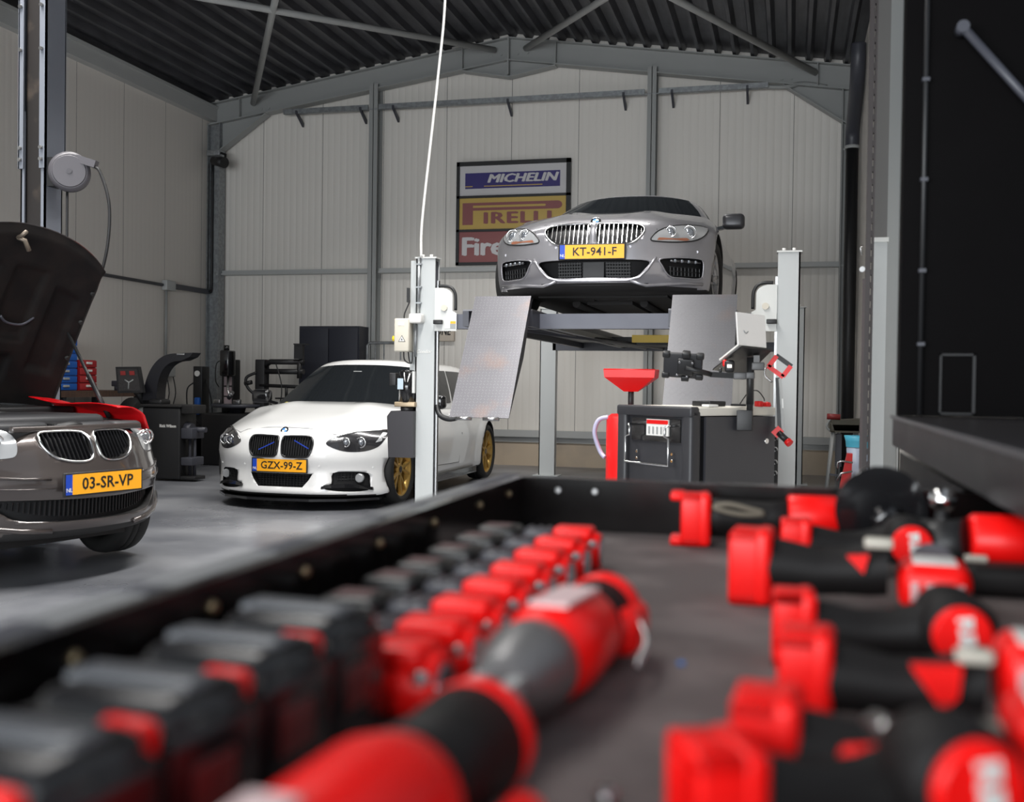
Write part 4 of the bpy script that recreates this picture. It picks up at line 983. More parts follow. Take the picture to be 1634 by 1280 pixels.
# ---------------------------------------------------------------- two post lift column by the brown car
b = None
CX, CY = -5.115, 6.45; RC = Matrix.Translation((CX, CY, 0))
col_m = mat('column_blue_grey', (.20, .215, .25), .42)
tp = thing('two_post_lift_column', 'tall blue grey lift column behind the open bonnet', 'car lift', (CX, CY, 0))
b = MB()
for x0, x1, y0, y1 in ((-.105, -.075, -.10, -.088), (.060, .095, -.10, -.088), (-.105, -.093, -.10, .08), (.083, .095, -.10, .08), (-.105, .095, .068, .08)): b.box(x0, x1, y0, y1, 0, 3.0, mat4=RC)
b.box(-.2, .2, -.2, .2, 0, .02, mat4=RC); colm = b.build('column', col_m, tp)
b = MB()
for x0, x1, y0, y1 in ((-.115, -.075, -.115, -.103), (.055, .110, -.115, -.103), (-.118, -.106, -.115, .09), (.098, .110, -.115, .09), (-.115, .11, .082, .095)): b.box(x0, x1, y0, y1, 2.60, 4.9, mat4=RC)
slv = b.build('column_extension', col_m, tp)
for zz in (2.66, 2.74, 3.42, 3.72, 4.3):
    for xx in (-.095, .075):
        b = MB(); b.cyl(RC @ Vector((xx, -.115, zz)), RC @ Vector((xx, -.135, zz)), .013, n=8); b.build('bolt', mt['steel'], slv)
b = MB(); b.box(-.082, .052, -.07, .06, .3, 4.85, mat4=RC); b.build('carriage_channel', mix_noise(mat('oily_channel', (.015, .012, .011), .5), (.06, .045, .035), 5, .58, .75), tp)
# ---------------------------------------------------------------- cable reel on the column
RX, RY, RZ = CX+.255, CY-.05, 2.575
rl = thing('cable_reel', 'round grey cable reel fixed to the lift column', 'cable reel', (CX+.13, CY, RZ))
rd = Vector((.55, -.83, -.05)).normalized(); rc = Vector((RX, RY, RZ))
grey_pl = mat('reel_grey', (.09, .085, .095), .45)
b = MB(); b.lathe(rc-rd*.06, rc+rd*.06, [(0, .10), (.1, .135), (.75, .138), (.9, .128), (1, .115)], 36); b.build('reel_housing', grey_pl, rl)
b = MB(); b.lathe(rc+rd*.058, rc+rd*.068, [(0, .112), (1, .105)], 36); b.build('reel_cover', mat('reel_cover', (.11, .104, .115), .45), rl)
b = MB(); b.cyl(rc+rd*.066, rc+rd*.074, .018, n=16); b.build('centre_boss', grey_pl, rl)
b = MB(); b.box(CX+.108, CX+.19, CY-.10, CY+.02, RZ-.1, RZ+.1); b.build('wall_bracket', mt['black'], rl)
b = MB(); b.beam(rc+Vector((.06, 0, .09)), rc+Vector((.19, .03, .05)), .06, .05); b.build('cable_outlet', grey_pl, rl)
b = MB(); p0 = rc+Vector((.17, .02, .04)); b.tube([p0, p0+Vector((.06, 0, -.05)), p0+Vector((.13, 0, -.27)), p0+Vector((.12, 0, -.55)), p0+Vector((.05, 0, -.80)), p0+Vector((-.04, 0, -.92))], .011, 8, sub=8); b.build('reel_cable', mt['black'], rl)
b = MB(); p0 = rc+Vector((-.02, 0, -.13)); b.tube([p0, p0+Vector((.0, 0, -.3)), p0+Vector((.0, 0, -.62))], .009, 8, sub=4); b.build('drop_cable', mt['black'], rl)
# ---------------------------------------------------------------- workshop trolley
A0 = Vector((-.47, 5.35, 0)); e1 = Vector((-.43, .36, 0)).normalized(); e2 = Vector((.36, .43, 0)).normalized()
L1, L2, TZ = .565, .625, 1.045
tr = mat('trolley_black', (.028, .028, .032), .42)
trolley = thing('workshop_trolley', 'black workshop trolley with a cream worktop and end handle', 'tool trolley', A0)
TM = Matrix(((e1.x, e2.x, 0, A0.x), (e1.y, e2.y, 0, A0.y), (0, 0, 1, 0), (0, 0, 0, 1)))      # x along the end, y along the side
TM = Matrix(((-e1.x, e2.x, 0, A0.x), (-e1.y, e2.y, 0, A0.y), (0, 0, 1, 0), (0, 0, 0, 1)))    # right handed: x from the far corner back
def tb(x0, x1, y0, y1, z0, z1, name, m, par=trolley, r=0, lab=None):
    b = MB()
    if r: b.rbox(x0, x1, y0, y1, z0, z1, r, mat4=TM)
    else: b.box(x0, x1, y0, y1, z0, z1, mat4=TM)
    return b.build(name, m, par, label=lab)
tb(-L1+.03, -.03, .03, L2, .14, TZ-.05, 'body', tr, r=.008)
for x0 in (-L1, -.075): tb(x0, x0+.075, 0, .075, .14, TZ-.01, 'corner_post', tr, r=.02)
tb(-L1, 0, -.003, .06, TZ-.055, TZ, 'end_cap', tr, r=.012)
tb(-L1+.01, -.002, .05, L2, TZ-.045, TZ-.003, 'worktop', mat('worktop_cream', (.70, .67, .60), .45), r=.004)
tb(-.012, .004, .10, L2-.01, .16, TZ-.05, 'side_panel', mat('trolley_side', (.045, .045, .052), .38))
tb(-L1+.10, -.10, .022, .04, .86, TZ-.065, 'handle_plate', mt['black_gloss'])
TW = lambda x, y, z: TM @ Vector((x, y, z))
b = MB(); b.tube([TW(-L1+.13, .03, TZ-.10), TW(-L1+.13, -.03, TZ-.10), TW(-L1+.145, -.035, TZ-.11), TW(-L1+.145, -.035, TZ-.155), TW(-L1+.115, -.035, TZ-.165), TW(-L1+.115, -.035, TZ-.30), TW(-.125, -.035, TZ-.30), TW(-.125, -.035, TZ-.165), TW(-.155, -.035, TZ-.155), TW(-.155, -.035, TZ-.11), TW(-.135, -.03, TZ-.10), TW(-.135, .03, TZ-.10)], .006, 8); b.build('pull_handle', mt['chrome'], trolley, label='bright wire pull handle')
st = tb(-L1+.225, -.175, .012, .02, TZ-.155, TZ-.07, 'instruction_sticker', mt['white'])
b = MB(); b.box(-L1+.228, -.178, .010, .0115, TZ-.095, TZ-.074, mat4=TM); b.build('sticker_heading', mt['red'], st)
for k_ in range(5):
    b = MB(); xx = -L1+.24+k_*.03; b.box(xx, xx+.014, .010, .0115, TZ-.147, TZ-.108, mat4=TM); b.build('sticker_line', mt['steel_grey'], st)
for xx in (-L1+.15, -.15):
    for zz in (.80, .765): b = MB(); b.cyl(TW(xx, .021, zz), TW(xx, .012, zz), .007, n=10); b.build('rivet', mt['chrome'], trolley)
b = MB(); b.cyl(TW(.003, L2-.08, .865), TW(.012, L2-.08, .865), .014, n=16); b.build('side_lock', mt['chrome'], trolley)
for x0, y0 in ((-.07, .06), (-L1+.07, .06), (-.07, L2-.06), (-L1+.07, L2-.06)):
    b = MB(); b.cyl(TW(x0-.02, y0, .055), TW(x0+.02, y0, .055), .055, n=20); b.box(x0-.03, x0+.03, y0-.03, y0+.03, .08, .14, mat4=TM); b.build('castor', mt['rubber'], trolley)
# things on and around the trolley
b = MB(); b.rbox(-.20, -.07, .20, .32, TZ, TZ+.028, .006, mat4=TM); o = rooted(b.build('black_case', mt['black']), TW(-.135, .26, TZ)); tag(o, 'flat black case on the trolley top left of the pole', 'case')
b = MB(); b.rbox(-.06, -.01, .13, .20, TZ, TZ+.012, .003, mat4=TM); o = rooted(b.build('paper_pack', mt['white']), TW(-.03, .16, TZ)); tag(o, 'small white pack on the trolley top edge', 'pack')
for k_, yy in enumerate((.52, .58)):
    b = MB(); b.rbox(-.06, -.02, yy, yy+.03, TZ, TZ+.03-.006*k_, .006, mat4=TM); b.cyl(TW(-.04, yy+.015, TZ+.02), TW(-.04, yy+.045, TZ+.005), .008, n=10)
    o = rooted(b.build('red_clip', mt['red']), TW(-.04, yy, TZ)); tag(o, ('left' if k_ == 0 else 'right')+' one of two small red clips on the trolley top', 'clip')
b = MB(); b.tube([TW(-.05, .40, TZ+.012), TW(-.05, .46, TZ+.07), TW(-.05, .53, TZ+.085), TW(-.05, .58, TZ+.05), TW(-.05, .59, TZ+.03)], .003, 6, sub=6); o = b.build('charging_lead', mt['black']); tag(o, 'thin black lead arching over the trolley top', 'cable')
PX, PY = -.196, 5.585
stand = thing('clamp_stand', 'black clamp pole on the trolley side holding tablet and laptop', 'stand', (PX, PY, .93))
b = MB(); b.cyl((PX, PY, .95), (PX, PY, 1.30), .0165, n=18); b.cyl((PX, PY, 1.06), (PX, PY, 1.30), .019, n=18); b.build('pole', mt['black'], stand)
b = MB(); b.rbox(PX-.065, PX+.015, PY-.02, PY+.03, .925, 1.03, .004); b.beam((PX-.03, PY+.02, 1.054), (PX-.09, PY+.07, 1.054), .03, .012); b.build('clamp', mt['black'], stand)
b = MB(); b.rbox(PX-.022, PX+.022, PY-.025, PY+.022, 1.19, 1.225, .006); b.rbox(PX-.085, PX-.02, PY-.02, PY+.015, 1.187, 1.222, .005); b.build('arm_clamp', mat('grey_clamp', (.09, .09, .092), .4), stand)
b = MB(); b.beam((PX-.08, PY-.005, 1.205), (PX-.20, PY-.03, 1.21), .022, .028); b.cyl((PX-.15, PY-.02, 1.215), (PX-.15, PY-.02, 1.245), .008, n=10); b.build('tablet_arm', mt['black'], stand)
b = MB(); b.rbox(PX+.005, PX+.07, PY-.02, PY+.02, 1.235, 1.275, .006); b.beam((PX+.03, PY, 1.26), (PX+.03, PY, 1.31), .03, .03, upv=(0, 1, 0)); b.build('tray_clamp', mat('grey_clamp_b', (.10, .10, .10), .4), stand)
TA, TB, TC, TD = Vector((-.235, 5.42, 1.345)), Vector((-.09, 5.57, 1.335)), Vector((-.225, 5.87, 1.21)), Vector((-.395, 5.72, 1.235))
b = MB(); q = [TA, TB, TC, TD]; b.add(q+[p+Vector((0, 0, .008)) for p in q], [(3, 2, 1, 0), (4, 5, 6, 7), (0, 1, 5, 4), (1, 2, 6, 5), (2, 3, 7, 6), (3, 0, 4, 7)]); tray_o = b.build('laptop_tray', mt['black'], stand)
lap = thing('laptop', 'white laptop open on the black tray, its lid back to us', 'laptop', TA*.5+TC*.5+Vector((0, 0, .01)))
u1 = (TB-TA).normalized(); upn = (TA-TD).cross(u1).normalized(); upn = upn if upn.z > 0 else -upn
P0 = TA+u1*-.015+upn*.012
b = MB(); q = [P0, P0+u1*.185, P0+u1*.185+(TD-TA).normalized()*.24, P0+(TD-TA).normalized()*.24]; b.add(q+[p+upn*.009 for p in q], [(3, 2, 1, 0), (4, 5, 6, 7), (0, 1, 5, 4), (1, 2, 6, 5), (2, 3, 7, 6), (3, 0, 4, 7)]); b.build('laptop_base', mt['white'], lap)
lv = Vector((-.01, -.03, .162)); bk = Vector((-.007, .006, 0))
Q0 = P0+Vector((-.002, 0, 0)); q = [Q0, Q0+u1*.19, Q0+u1*.19+lv, Q0+lv]; b = MB(); b.add(q+[p+bk for p in q], [(0, 1, 2, 3), (7, 6, 5, 4), (0, 4, 5, 1), (1, 5, 6, 2), (2, 6, 7, 3), (3, 7, 4, 0)]); lid = b.build('laptop_lid', mat('laptop_white', (.86, .84, .82), .35), lap)
c0 = Q0+u1*.05+lv*.42; b = MB(); n_ = u1.cross(lv).normalized(); n_ = n_ if n_.y < 0 else -n_
b.tube([c0+n_*.0015+u1*a+Vector((0, 0, z_)) for a, z_ in ((-.012, .006), (-.004, -.002), (.006, -.007), (.010, -.004), (.018, .004))], .0022, 6); b.build('lid_emblem', mt['galv'], lid)
# tablet seen from behind
tbl = thing('rugged_tablet', 'rugged black tablet in a holder on the stand arm', 'tablet', (-.50, 5.52, 1.19))
tc_ = Vector((-.53, 5.54, 1.255)); ux_ = Vector((.97, .02, -.06)).normalized(); uz_ = Vector((.22, -.35, .90)).normalized(); uy_ = ux_.cross(uz_).normalized(); uz_ = uy_.cross(ux_)*-1 if (uy_.cross(ux_)).z < 0 else uy_.cross(ux_)
T3 = Matrix((ux_, uy_ if uy_.y > 0 else -uy_, uz_)).transposed().to_4x4(); T3.translation = tc_
b = MB(); b.rbox(-.105, .095, -.012, .012, -.068, .068, .010, mat4=T3); tb_ = b.build('tablet_case', mat('tablet_rubber', (.018, .018, .021), .55), tbl)
for sx_ in (-1, 1):
    for sz_ in (-1, 1): b = MB(); b.rbox(sx_*.086-.02-.005, sx_*.086+.02-.005, -.018, .016, sz_*.056-.016, sz_*.056+.016, .008, mat4=T3); b.build('corner_bumper', mt['black'], tb_)
b = MB(); b.rbox(-.03, .05, -.032, -.012, -.045, .045, .008, mat4=T3); b.rbox(-.01, .03, -.03, .02, .05, .078, .006, mat4=T3); b.rbox(-.01, .03, -.03, .02, -.078, -.05, .006, mat4=T3); b.build('holder', mt['black'], tbl)
for xx, zz in ((-.02, .03), (.045, .03), (-.03, -.04), (.02, -.045)):
    b = MB(); b.cyl(T3 @ Vector((xx, -.034, zz)), T3 @ Vector((xx, -.04, zz)), .006, n=10); b.build('holder_screw', mt['chrome'], tbl)
b = MB(); b.cyl(T3 @ Vector((.01, -.03, 0)), (PX-.195, PY-.03, 1.21), .014, n=12); b.build('ball_joint', mt['black'], tbl)
lmp = thing('work_lamp', 'small red and black work lamp on the stand arm', 'work lamp', (-.30, 5.58, 1.222))
b = MB(); b.rbox(-.325, -.275, 5.545, 5.585, 1.222, 1.285, .014); b.build('lamp_body', mt['black'], lmp)
b = MB(); b.rbox(-.336, -.312, 5.56, 5.60, 1.25, 1.288, .010); b.build('lamp_side', mt['red'], lmp)
b = MB(); b.rbox(-.311, -.288, 5.541, 5.546, 1.245, 1.262, .002); b.build('light_window', mat('lamp_window', (.9, .85, .75), .3, emit=(1, .95, .85), estr=1.0), lmp)
# long under-bonnet light leaning on the trolley
ul = thing('under_bonnet_light', 'long black bar light with red end grips beside the trolley', 'work lamp', (-.055, 5.81, .80))
b = MB(); b.beam((-.10, 5.86, .93), (-.115, 5.86, 1.20), .03, .022); b.build('light_bar', mt['black'], ul)
b = MB(); b.beam((-.082, 5.855, .93), (-.102, 5.855, 1.195), .02, .016); b.build('bar_face', mat('light_bar_grey', (.30, .30, .29), .35), ul)
b = MB(); b.beam((-.085, 5.843, 1.04), (-.088, 5.843, 1.09), .014, .006); b.build('bar_sticker', mt['white'], ul)
cz = Vector((-.105, 5.86, 1.26)); ax_ = Vector((.62, 0, -.45)).normalized(); az_ = Vector((.45, 0, .62)).normalized()
def hp(a, c): return cz+ax_*a+az_*c
b = MB()
for (p, q) in (((-.045, -.035), (-.045, .035)), ((.045, -.035), (.045, .035)), ((-.05, -.035), (.05, -.035))): b.beam(hp(*p), hp(*q), .024, .02, upv=(0, 1, 0))
b.build('upper_grip', mt['red'], ul)
b = MB(); b.beam(hp(-.05, .035), hp(.05, .035), .024, .018, upv=(0, 1, 0)); b.build('grip_pad', mt['black'], ul)
b = MB(); b.tube([hp(-.055, -.05), hp(-.03, -.085), hp(.02, -.09)], .006, 8, sub=4); b.build('hook', mt['steel'], ul)
b = MB(); b.beam((-.125, 5.85, 1.0), (-.125, 5.85, .90), .03, .025); b.beam((-.125, 5.85, .93), (-.095, 5.85, .90), .03, .05); b.build('lower_grip', mt['red'], ul)
b = MB(); b.cyl((-.105, 5.84, .91), (-.06, 5.82, .87), .017, n=14); b.build('lower_pad', mt['black'], ul)
b = MB(); b.cyl((-.06, 5.82, .87), (-.045, 5.81, .855), .021, n=14); b.build('lower_cap', mt['red'], ul)
for o_ in list(ul.children): o_.data.transform(Matrix.Translation((.052, -.075, 0)))
# oil drainer with red funnel
od = thing('oil_drainer', 'red oil drainer with a wide red funnel on a pole', 'oil drainer', (-.93, 6.6, 0))
ox, oy = -.955, 6.6
b = MB(); b.lathe((ox, oy, .12), (ox, oy, .97), [(0, .12), (.02, .15), (.97, .15), (1, .12)], 32); b.build('tank', mt['red'], od)
b = MB(); b.cyl((ox, oy, .97), (ox, oy, 1.15), .018, n=14); b.build('pole', mt['black'], od)
fr = 1.20
b = MB(); w4, w5 = .155, .028
top = [(ox+w4*a, oy+w4*c, 1.245) for a, c in ((-1, -.6), (1, -.6), (1, .8), (-1, .8))]
mid = [(ox+w4*a*.97, oy+w4*c*.97, 1.20) for a, c in ((-1, -.6), (1, -.6), (1, .8), (-1, .8))]
bot = [(ox+w5*a*1.4, oy+w5*c*1.4, 1.115) for a, c in ((-1, -.6), (1, -.6), (1, .8), (-1, .8))]
b.add(top+mid+bot, [(4*i+k, 4*i+(k+1) % 4, 4*i+4+(k+1) % 4, 4*i+4+k) for i in (0, 1) for k in range(4)]+[(8, 9, 10, 11)])
f_ = b.build('funnel', mt['red'], od); sd = f_.modifiers.new('s', 'SOLIDIFY'); sd.thickness = .006
b = MB(); b.tube([Vector(p) for p in top], .006, 6, close=True); b.build('funnel_rim', mt['red'], f_)
b = MB(); b.tube([(ox-.13, oy-.06, .95), (ox-.19, oy-.06, .93), (ox-.215, oy-.06, .85), (ox-.18, oy-.06, .74), (ox-.145, oy-.08, .70)], .014, 10, sub=6); b.build('drain_hose', mat('violet_hose', (.42, .40, .55), .35), od)
for a in (0, 2, 4): b = MB(); b.cyl((ox+.13*math.cos(a)-.015, oy+.13*math.sin(a), .05), (ox+.13*math.cos(a)+.015, oy+.13*math.sin(a), .05), .05, n=16); b.box(ox+.11*math.cos(a)-.02, ox+.11*math.cos(a)+.02, oy+.11*math.sin(a)-.02, oy+.11*math.sin(a)+.02, .06, .13); b.build('castor', mt['rubber'], od)
# spanner roll hanging behind the trolley
b = MB(); b.rbox(-.115, -.055, 6.02, 6.05, .0, .93, .006); o = rooted(b.build('spanner_holder', mt['black']), (-.085, 6.035, 0)); tag(o, 'tall black spanner holder standing behind the trolley beside the right lift post', 'tool holder')
for zz in (.66, .72, .79, .85):
    b = MB(); b.beam((-.103, 6.005, zz-.012), (-.072, 6.005, zz+.012), .009, .008, upv=(0, 1, 0)); b.tube([(-.072+.012*math.cos(t), 6.005, zz+.018+.012*math.sin(t)) for t in [i*PI/4-.6 for i in range(7)]], .0045, 6)
    oo = b.build('spanner', mt['steel']); tag(oo, {.66: 'lowest', .72: 'second lowest', .79: 'second highest', .85: 'highest'}[zz]+' short steel spanner on the tall black holder', 'spanner', 'spanners on the black holder')
# ---------------------------------------------------------------- back wall
WY = YB-.02
sign = thing('tyre_brand_sign', 'black framed board of three tyre brand panels on the back wall', 'sign', (-3.81, WY, 2.82))
S0, S1 = -4.63, -2.98
b = MB()
for x0, x1, z0, z1 in ((S0, S1, 4.22, 4.28), (S0, S1, 2.82, 2.86), (S0, S0+.045, 2.82, 4.28), (S1-.06, S1, 2.82, 4.28), (S0, S1, 3.765, 3.80), (S0, S1, 3.29, 3.325)): b.box(x0, x1, WY-.05, WY, z0, z1)
b.build('frame', mt['black'], sign)
si_w = mat('sign_white', (.62, .61, .62), .5); si_y = mat('sign_yellow', (.58, .40, .10), .5); si_r = mat('sign_oxide_red', (.28, .09, .09), .5); si_b = mat('sign_navy', (.035, .025, .17), .5)
SA, SB = S0+.045, S1-.06; SC = (SA+SB)/2
def panel(z0, z1, m, nm): b = MB(); b.box(SA, SB, WY-.03, WY-.005, z0, z1); return b.build(nm, m, sign)
p1 = panel(3.80, 4.22, si_w, 'upper_panel'); p2 = panel(3.325, 3.765, si_y, 'middle_panel'); p3 = panel(2.86, 3.29, si_r, 'lower_panel')
b = MB(); b.box(SA+.08, SB-.09, WY-.034, WY-.03, 3.90, 4.12); b.build('blue_band', si_b, p1)
text('MICHELIN', .165, (-3.68, WY-.036, 4.03), FACE, si_w, p1, fat=.008, shear=.25, sx=1.36)
b = MB(); b.box(SA+.08, SA+.19, WY-.036, WY-.034, 3.925, 3.937); b.box(SA+.36, SB-.34, WY-.036, WY-.034, 3.925, 3.937); b.build('yellow_line', si_y, p1)
# long headed P and the rest of the word
zb_, zt_ = 3.39, 3.70
b = MB(); b.prism([(SA+.045, WY-.032, zt_), (SB-.12, WY-.032, zt_)] + [(SB-.12+.065*math.cos(t), WY-.032, zt_-.055+.055*math.sin(t)) for t in [R(a) for a in (70, 45, 20, 0, -20, -45, -70, -90)]] + [(SA+.20, WY-.032, zt_-.11), (SA+.20, WY-.032, zb_), (SA+.045, WY-.032, zb_)], (0, .002, 0)); b.build('lettering', si_r, p2)
b = MB(); b.prism([(SA+.20, WY-.034, zt_-.04), (SB-.30, WY-.034, zt_-.04), (SB-.285, WY-.034, zt_-.055), (SB-.30, WY-.034, zt_-.07), (SA+.20, WY-.034, zt_-.07)], (0, .002, 0)); b.build('letter_gap', si_y, p2)
text('IRELLI', .225, (-3.735, WY-.034, zb_+.083), FACE, si_r, p2, fat=.010, sx=1.55, space=1.12)
text('Firestone', .36, (SA+.03, WY-.034, 3.07), FACE, si_w, p3, fat=.016, sx=1.12, align='LEFT')
sb = thing('beige_sign_board', 'beige sign with black lettering behind the left lift post', 'sign', (-5.1, WY, 1.74))
b = MB(); b.rbox(-5.42, -4.64, WY-.05, WY, 1.74, 2.02, .01); b.build('sign_board', mat('sign_beige', (.55, .48, .40), .5), sb)
text('FIRESTONE', .165, (-4.69, WY-.052, 1.88), FACE, mt['ink'], sb, fat=.006, shear=.2, align='RIGHT', sx=.66)
# cable tray with brackets
def cpart(n): return thing(n[0], n[1], n[2], n[3])
ct = thing('cable_tray', 'galvanised cable tray running along the top of the back wall', 'cable tray', (-3.8, WY, 5.05))
b = MB(); b.box(-7.25, -5.92, WY-.22, WY-.20, 5.05, 5.12); b.box(-5.76, -1.95, WY-.22, WY-.20, 5.05, 5.12); b.box(-1.76, -.34, WY-.22, WY-.20, 5.05, 5.12); b.box(-7.25, -.34, WY-.21, WY-.14, 5.05, 5.06); b.build('tray_channel', mt['galv'], ct)
for xx in (-7.05, -6.05, -5.55, -3.86, -2.25, -1.60, -.62):
    b = MB(); b.prism([(xx, WY, 4.90), (xx, WY, 4.96), (xx, WY-.24, 5.09), (xx, WY-.24, 5.05)], (.03, 0, 0)); b.build('bracket', mt['dark_steel'], ct)
b = MB(); b.tube([(-.34, WY-.17, 5.07), (-.1, WY-.16, 5.06), (.1, WY-.12, 5.10), (.4, WY-.1, 5.05)], .03, 8, sub=5); b.build('loose_cable', mt['steel_grey'], ct)
# tall cupboard
cbm = mat('cupboard_slate', (.012, .014, .024), .5)
cp = thing('steel_cupboard', 'tall dark slate two door steel cupboard by the back wall', 'cupboard', (-6.33, 14.2, 0))
b = MB(); b.box(-6.80, -5.88, 13.99, 14.40, .03, 1.93); b.build('carcass', cbm, cp)
for x0, x1 in ((-6.785, -6.345), (-6.335, -5.895)): b = MB(); b.rbox(x0, x1, 13.968, 13.988, .08, 1.90, .004); d_ = b.build('door', cbm, cp); q = MB(); hx = x1-.05 if x0 < -6.5 else x0+.03; q.box(hx, hx+.02, 13.955, 13.968, .9, 1.05); q.build('door_handle', mt['black'], d_)
# barrier frame
br = thing('steel_barrier', 'galvanised tube barrier behind the white hatchback', 'barrier', (-5.3, 14.1, 0))
b = MB(); b.tube([(-5.80, 14.1, .02), (-5.80, 14.1, 1.66), (-5.76, 14.1, 1.70), (-4.95, 14.1, 1.70), (-4.91, 14.1, 1.66), (-4.91, 14.1, .02)], .022, 10)
for xx in (-5.68, -5.55, -5.30, -5.1): b.cyl((xx, 14.1, .25), (xx, 14.1, 1.70), .012, n=8)
b.cyl((-5.8, 14.1, .25), (-4.91, 14.1, .25), .018, n=8); b.build('barrier_frame', mt['galv'], br)
# wall conduits and boxes
cd_ = thing('left_wall_conduit', 'grey conduit with a junction box on the left wall', 'conduit', (XL, 13, 2.45))
b = MB(); b.cyl((XL+.03, 9.0, 2.48), (XL+.03, 13.15, 2.46), .022, n=8); b.build('conduit_run', mt['dark_steel'], cd_)
b = MB(); b.box(XL+.005, XL+.05, 13.4, 14.35, 2.43, 2.50); b.build('trunking', mt['dark_steel'], cd_)
b = MB(); b.rbox(XL+.005, XL+.09, 13.17, 13.40, 2.39, 2.53, .01); b.build('junction_box', mt['steel_light'], cd_)
b = MB(); b.cyl((XL+.03, 13.25, 1.35), (XL+.03, 13.25, 2.39), .018, n=8); b.build('drop_conduit', mt['steel_grey'], cd_)
b = MB(); b.rbox(XL+.005, XL+.08, 13.15, 13.42, 1.18, 1.32, .01); b.build('socket_box', mt['steel_light'], cd_)
b = MB(); b.tube([(XL+.05, 14.38, 2.46), (XL+.06, 14.40, 2.6), (XL+.06, 14.40, 3.5), (XL+.06, 14.40, 4.4)], .022, 8, sub=4); b.build('corner_cable', mt['black'], cd_)
for yy in (13.2, 13.36):
    b = MB(); b.tube([(XL+.08, yy, 1.18), (XL+.12, yy, .95), (XL+.10, yy-.05, .7), (XL+.15, yy-.1, .3)], .008, 6, sub=4); b.build('plug_lead', mt['black'], cd_)
sp_ = thing('wall_spotlight', 'small black spotlight high in the left rear corner', 'spotlight', (XL+.25, 14.2, 4.45))
b = MB(); b.rbox(XL+.10, XL+.32, 14.15, 14.30, 4.46, 4.54, .01); b.build('mount', mt['galv'], sp_)
b = MB(); b.cyl((XL+.22, 14.15, 4.38), (XL+.46, 14.05, 4.32), .06, .08, n=16); b.build('lamp_head', mt['black'], sp_)
b = MB(); b.tube([(XL+.32, 14.2, 4.50), (XL+.42, 14.15, 4.46), (XL+.44, 14.1, 4.36)], .018, 8); b.build('yoke', mt['black'], sp_)
# downpipe in the right corner
dp = thing('downpipe', 'thick black downpipe in the right rear corner', 'pipe', (.62, 13.9, 0))
b = MB(); b.tube([(.70, 13.95, 0), (.70, 13.95, 2.0), (.70, 13.95, 4.2)], .075, 20); b.build('lower_pipe', mt['black'], dp)
b = MB(); b.tube([(.70, 13.95, 4.15), (.70, 13.90, 4.35), (.705, 13.6, 4.55), (.705, 13.2, 4.75), (.705, 13.05, 4.95), (.705, 13.03, 5.15)], .085, 20, sub=6); b.build('pipe_bend', mt['dark_steel'], dp)
b = MB(); b.cyl((.70, 13.95, 4.13), (.70, 13.95, 4.17), .088, n=20); b.box(.6, .79, 14.04, 14.06, 4.14, 4.16); b.build('pipe_clip', mt['steel_light'], dp)
# ---------------------------------------------------------------- left rear corner equipment
tw = thing('inflation_station', 'slim black tyre inflation column by the left wall', 'tyre inflator', (-7.95, 13.3, 0))
b = MB(); b.rbox(-8.02, -7.88, 13.2, 13.4, 0, 1.33, .01); b.rbox(-8.02, -7.74, 13.15, 13.45, 0, .06, .01); b.rbox(-8.0, -7.76, 13.2, 13.45, .06, .42, .02); b.build('column', mt['black'], tw)
b = MB(); b.cyl((-7.95, 13.2, 1.23), (-7.95, 13.185, 1.23), .04, n=20); b.build('dial', mt['white'], tw)
b = MB(); b.rbox(-7.97, -7.89, 13.14, 13.2, .66, .90, .02); b.build('blue_grip', mat('blue_grip', (.01, .10, .42), .4), tw)
b = MB(); b.tube([(-7.88, 13.3, 1.15), (-7.80, 13.3, .9), (-7.78, 13.3, .6), (-7.86, 13.25, .45), (-7.95, 13.15, .6), (-8.06, 13.15, .7), (-8.08, 13.15, 1.0), (-8.0, 13.18, 1.1)], .010, 8, sub=6); b.build('air_hose', mt['black'], tw)
tcg = thing('tyre_changer', 'black tyre changing machine with helper arms beside the cupboard', 'tyre changer', (-7.2, 13.0, 0))
b = MB(); b.rbox(-7.62, -6.75, 12.75, 13.5, 0, .70, .03); b.build('base', mt['black'], tcg)
b = MB(); b.lathe((-7.28, 13.1, .70), (-7.28, 13.1, .82), [(0, .10), (.6, .12), (.62, .34), (1, .34)], 32); b.build('turntable', mt['dark_steel'], tcg)
for a in range(4): b = MB(); t = a*PI/2+.5; b.rbox(-7.28+.26*math.cos(t)-.05, -7.28+.26*math.cos(t)+.05, 13.1+.26*math.sin(t)-.03, 13.1+.26*math.sin(t)+.03, .82, .88, .01); b.build('clamp_jaw', mt['steel'], tcg)
b = MB(); b.rbox(-7.58, -7.40, 13.2, 13.4, .70, 1.43, .015); b.build('tower', mt['black'], tcg)
b = MB(); b.rbox(-7.50, -7.36, 13.0, 13.2, 1.20, 1.55, .02); b.cyl((-7.45, 13.1, 1.55), (-7.45, 13.1, 1.62), .04, n=14); b.build('tower_head', mt['black_gloss'], tcg)
st_ = None
for k_, z0 in enumerate((1.07, .93, .79)):
    b = MB(); b.box(-7.535, -7.42, 13.19, 13.2, z0, z0+.12); b.build('instruction_label', mat('pale_label', (.42, .34, .36), .5), tcg) if k_ == 0 else b.build('instruction_label', bpy.data.materials['pale_label'], tcg)
b = MB(); b.cyl((-7.38, 13.05, .90), (-7.30, 13.0, .98), .03, n=12); b.tube([(-7.42, 13.1, 1.2), (-7.40, 13.05, 1.0), (-7.33, 13.0, .92)], .018, 8); b.build('mount_head', mt['steel'], tcg)
b = MB(); b.tube([(-7.56, 13.3, 1.42), (-7.68, 13.25, 1.38), (-7.70, 13.25, 1.15), (-7.62, 13.2, 1.05)], .008, 6, sub=5); b.build('tower_hose', mt['black'], tcg)
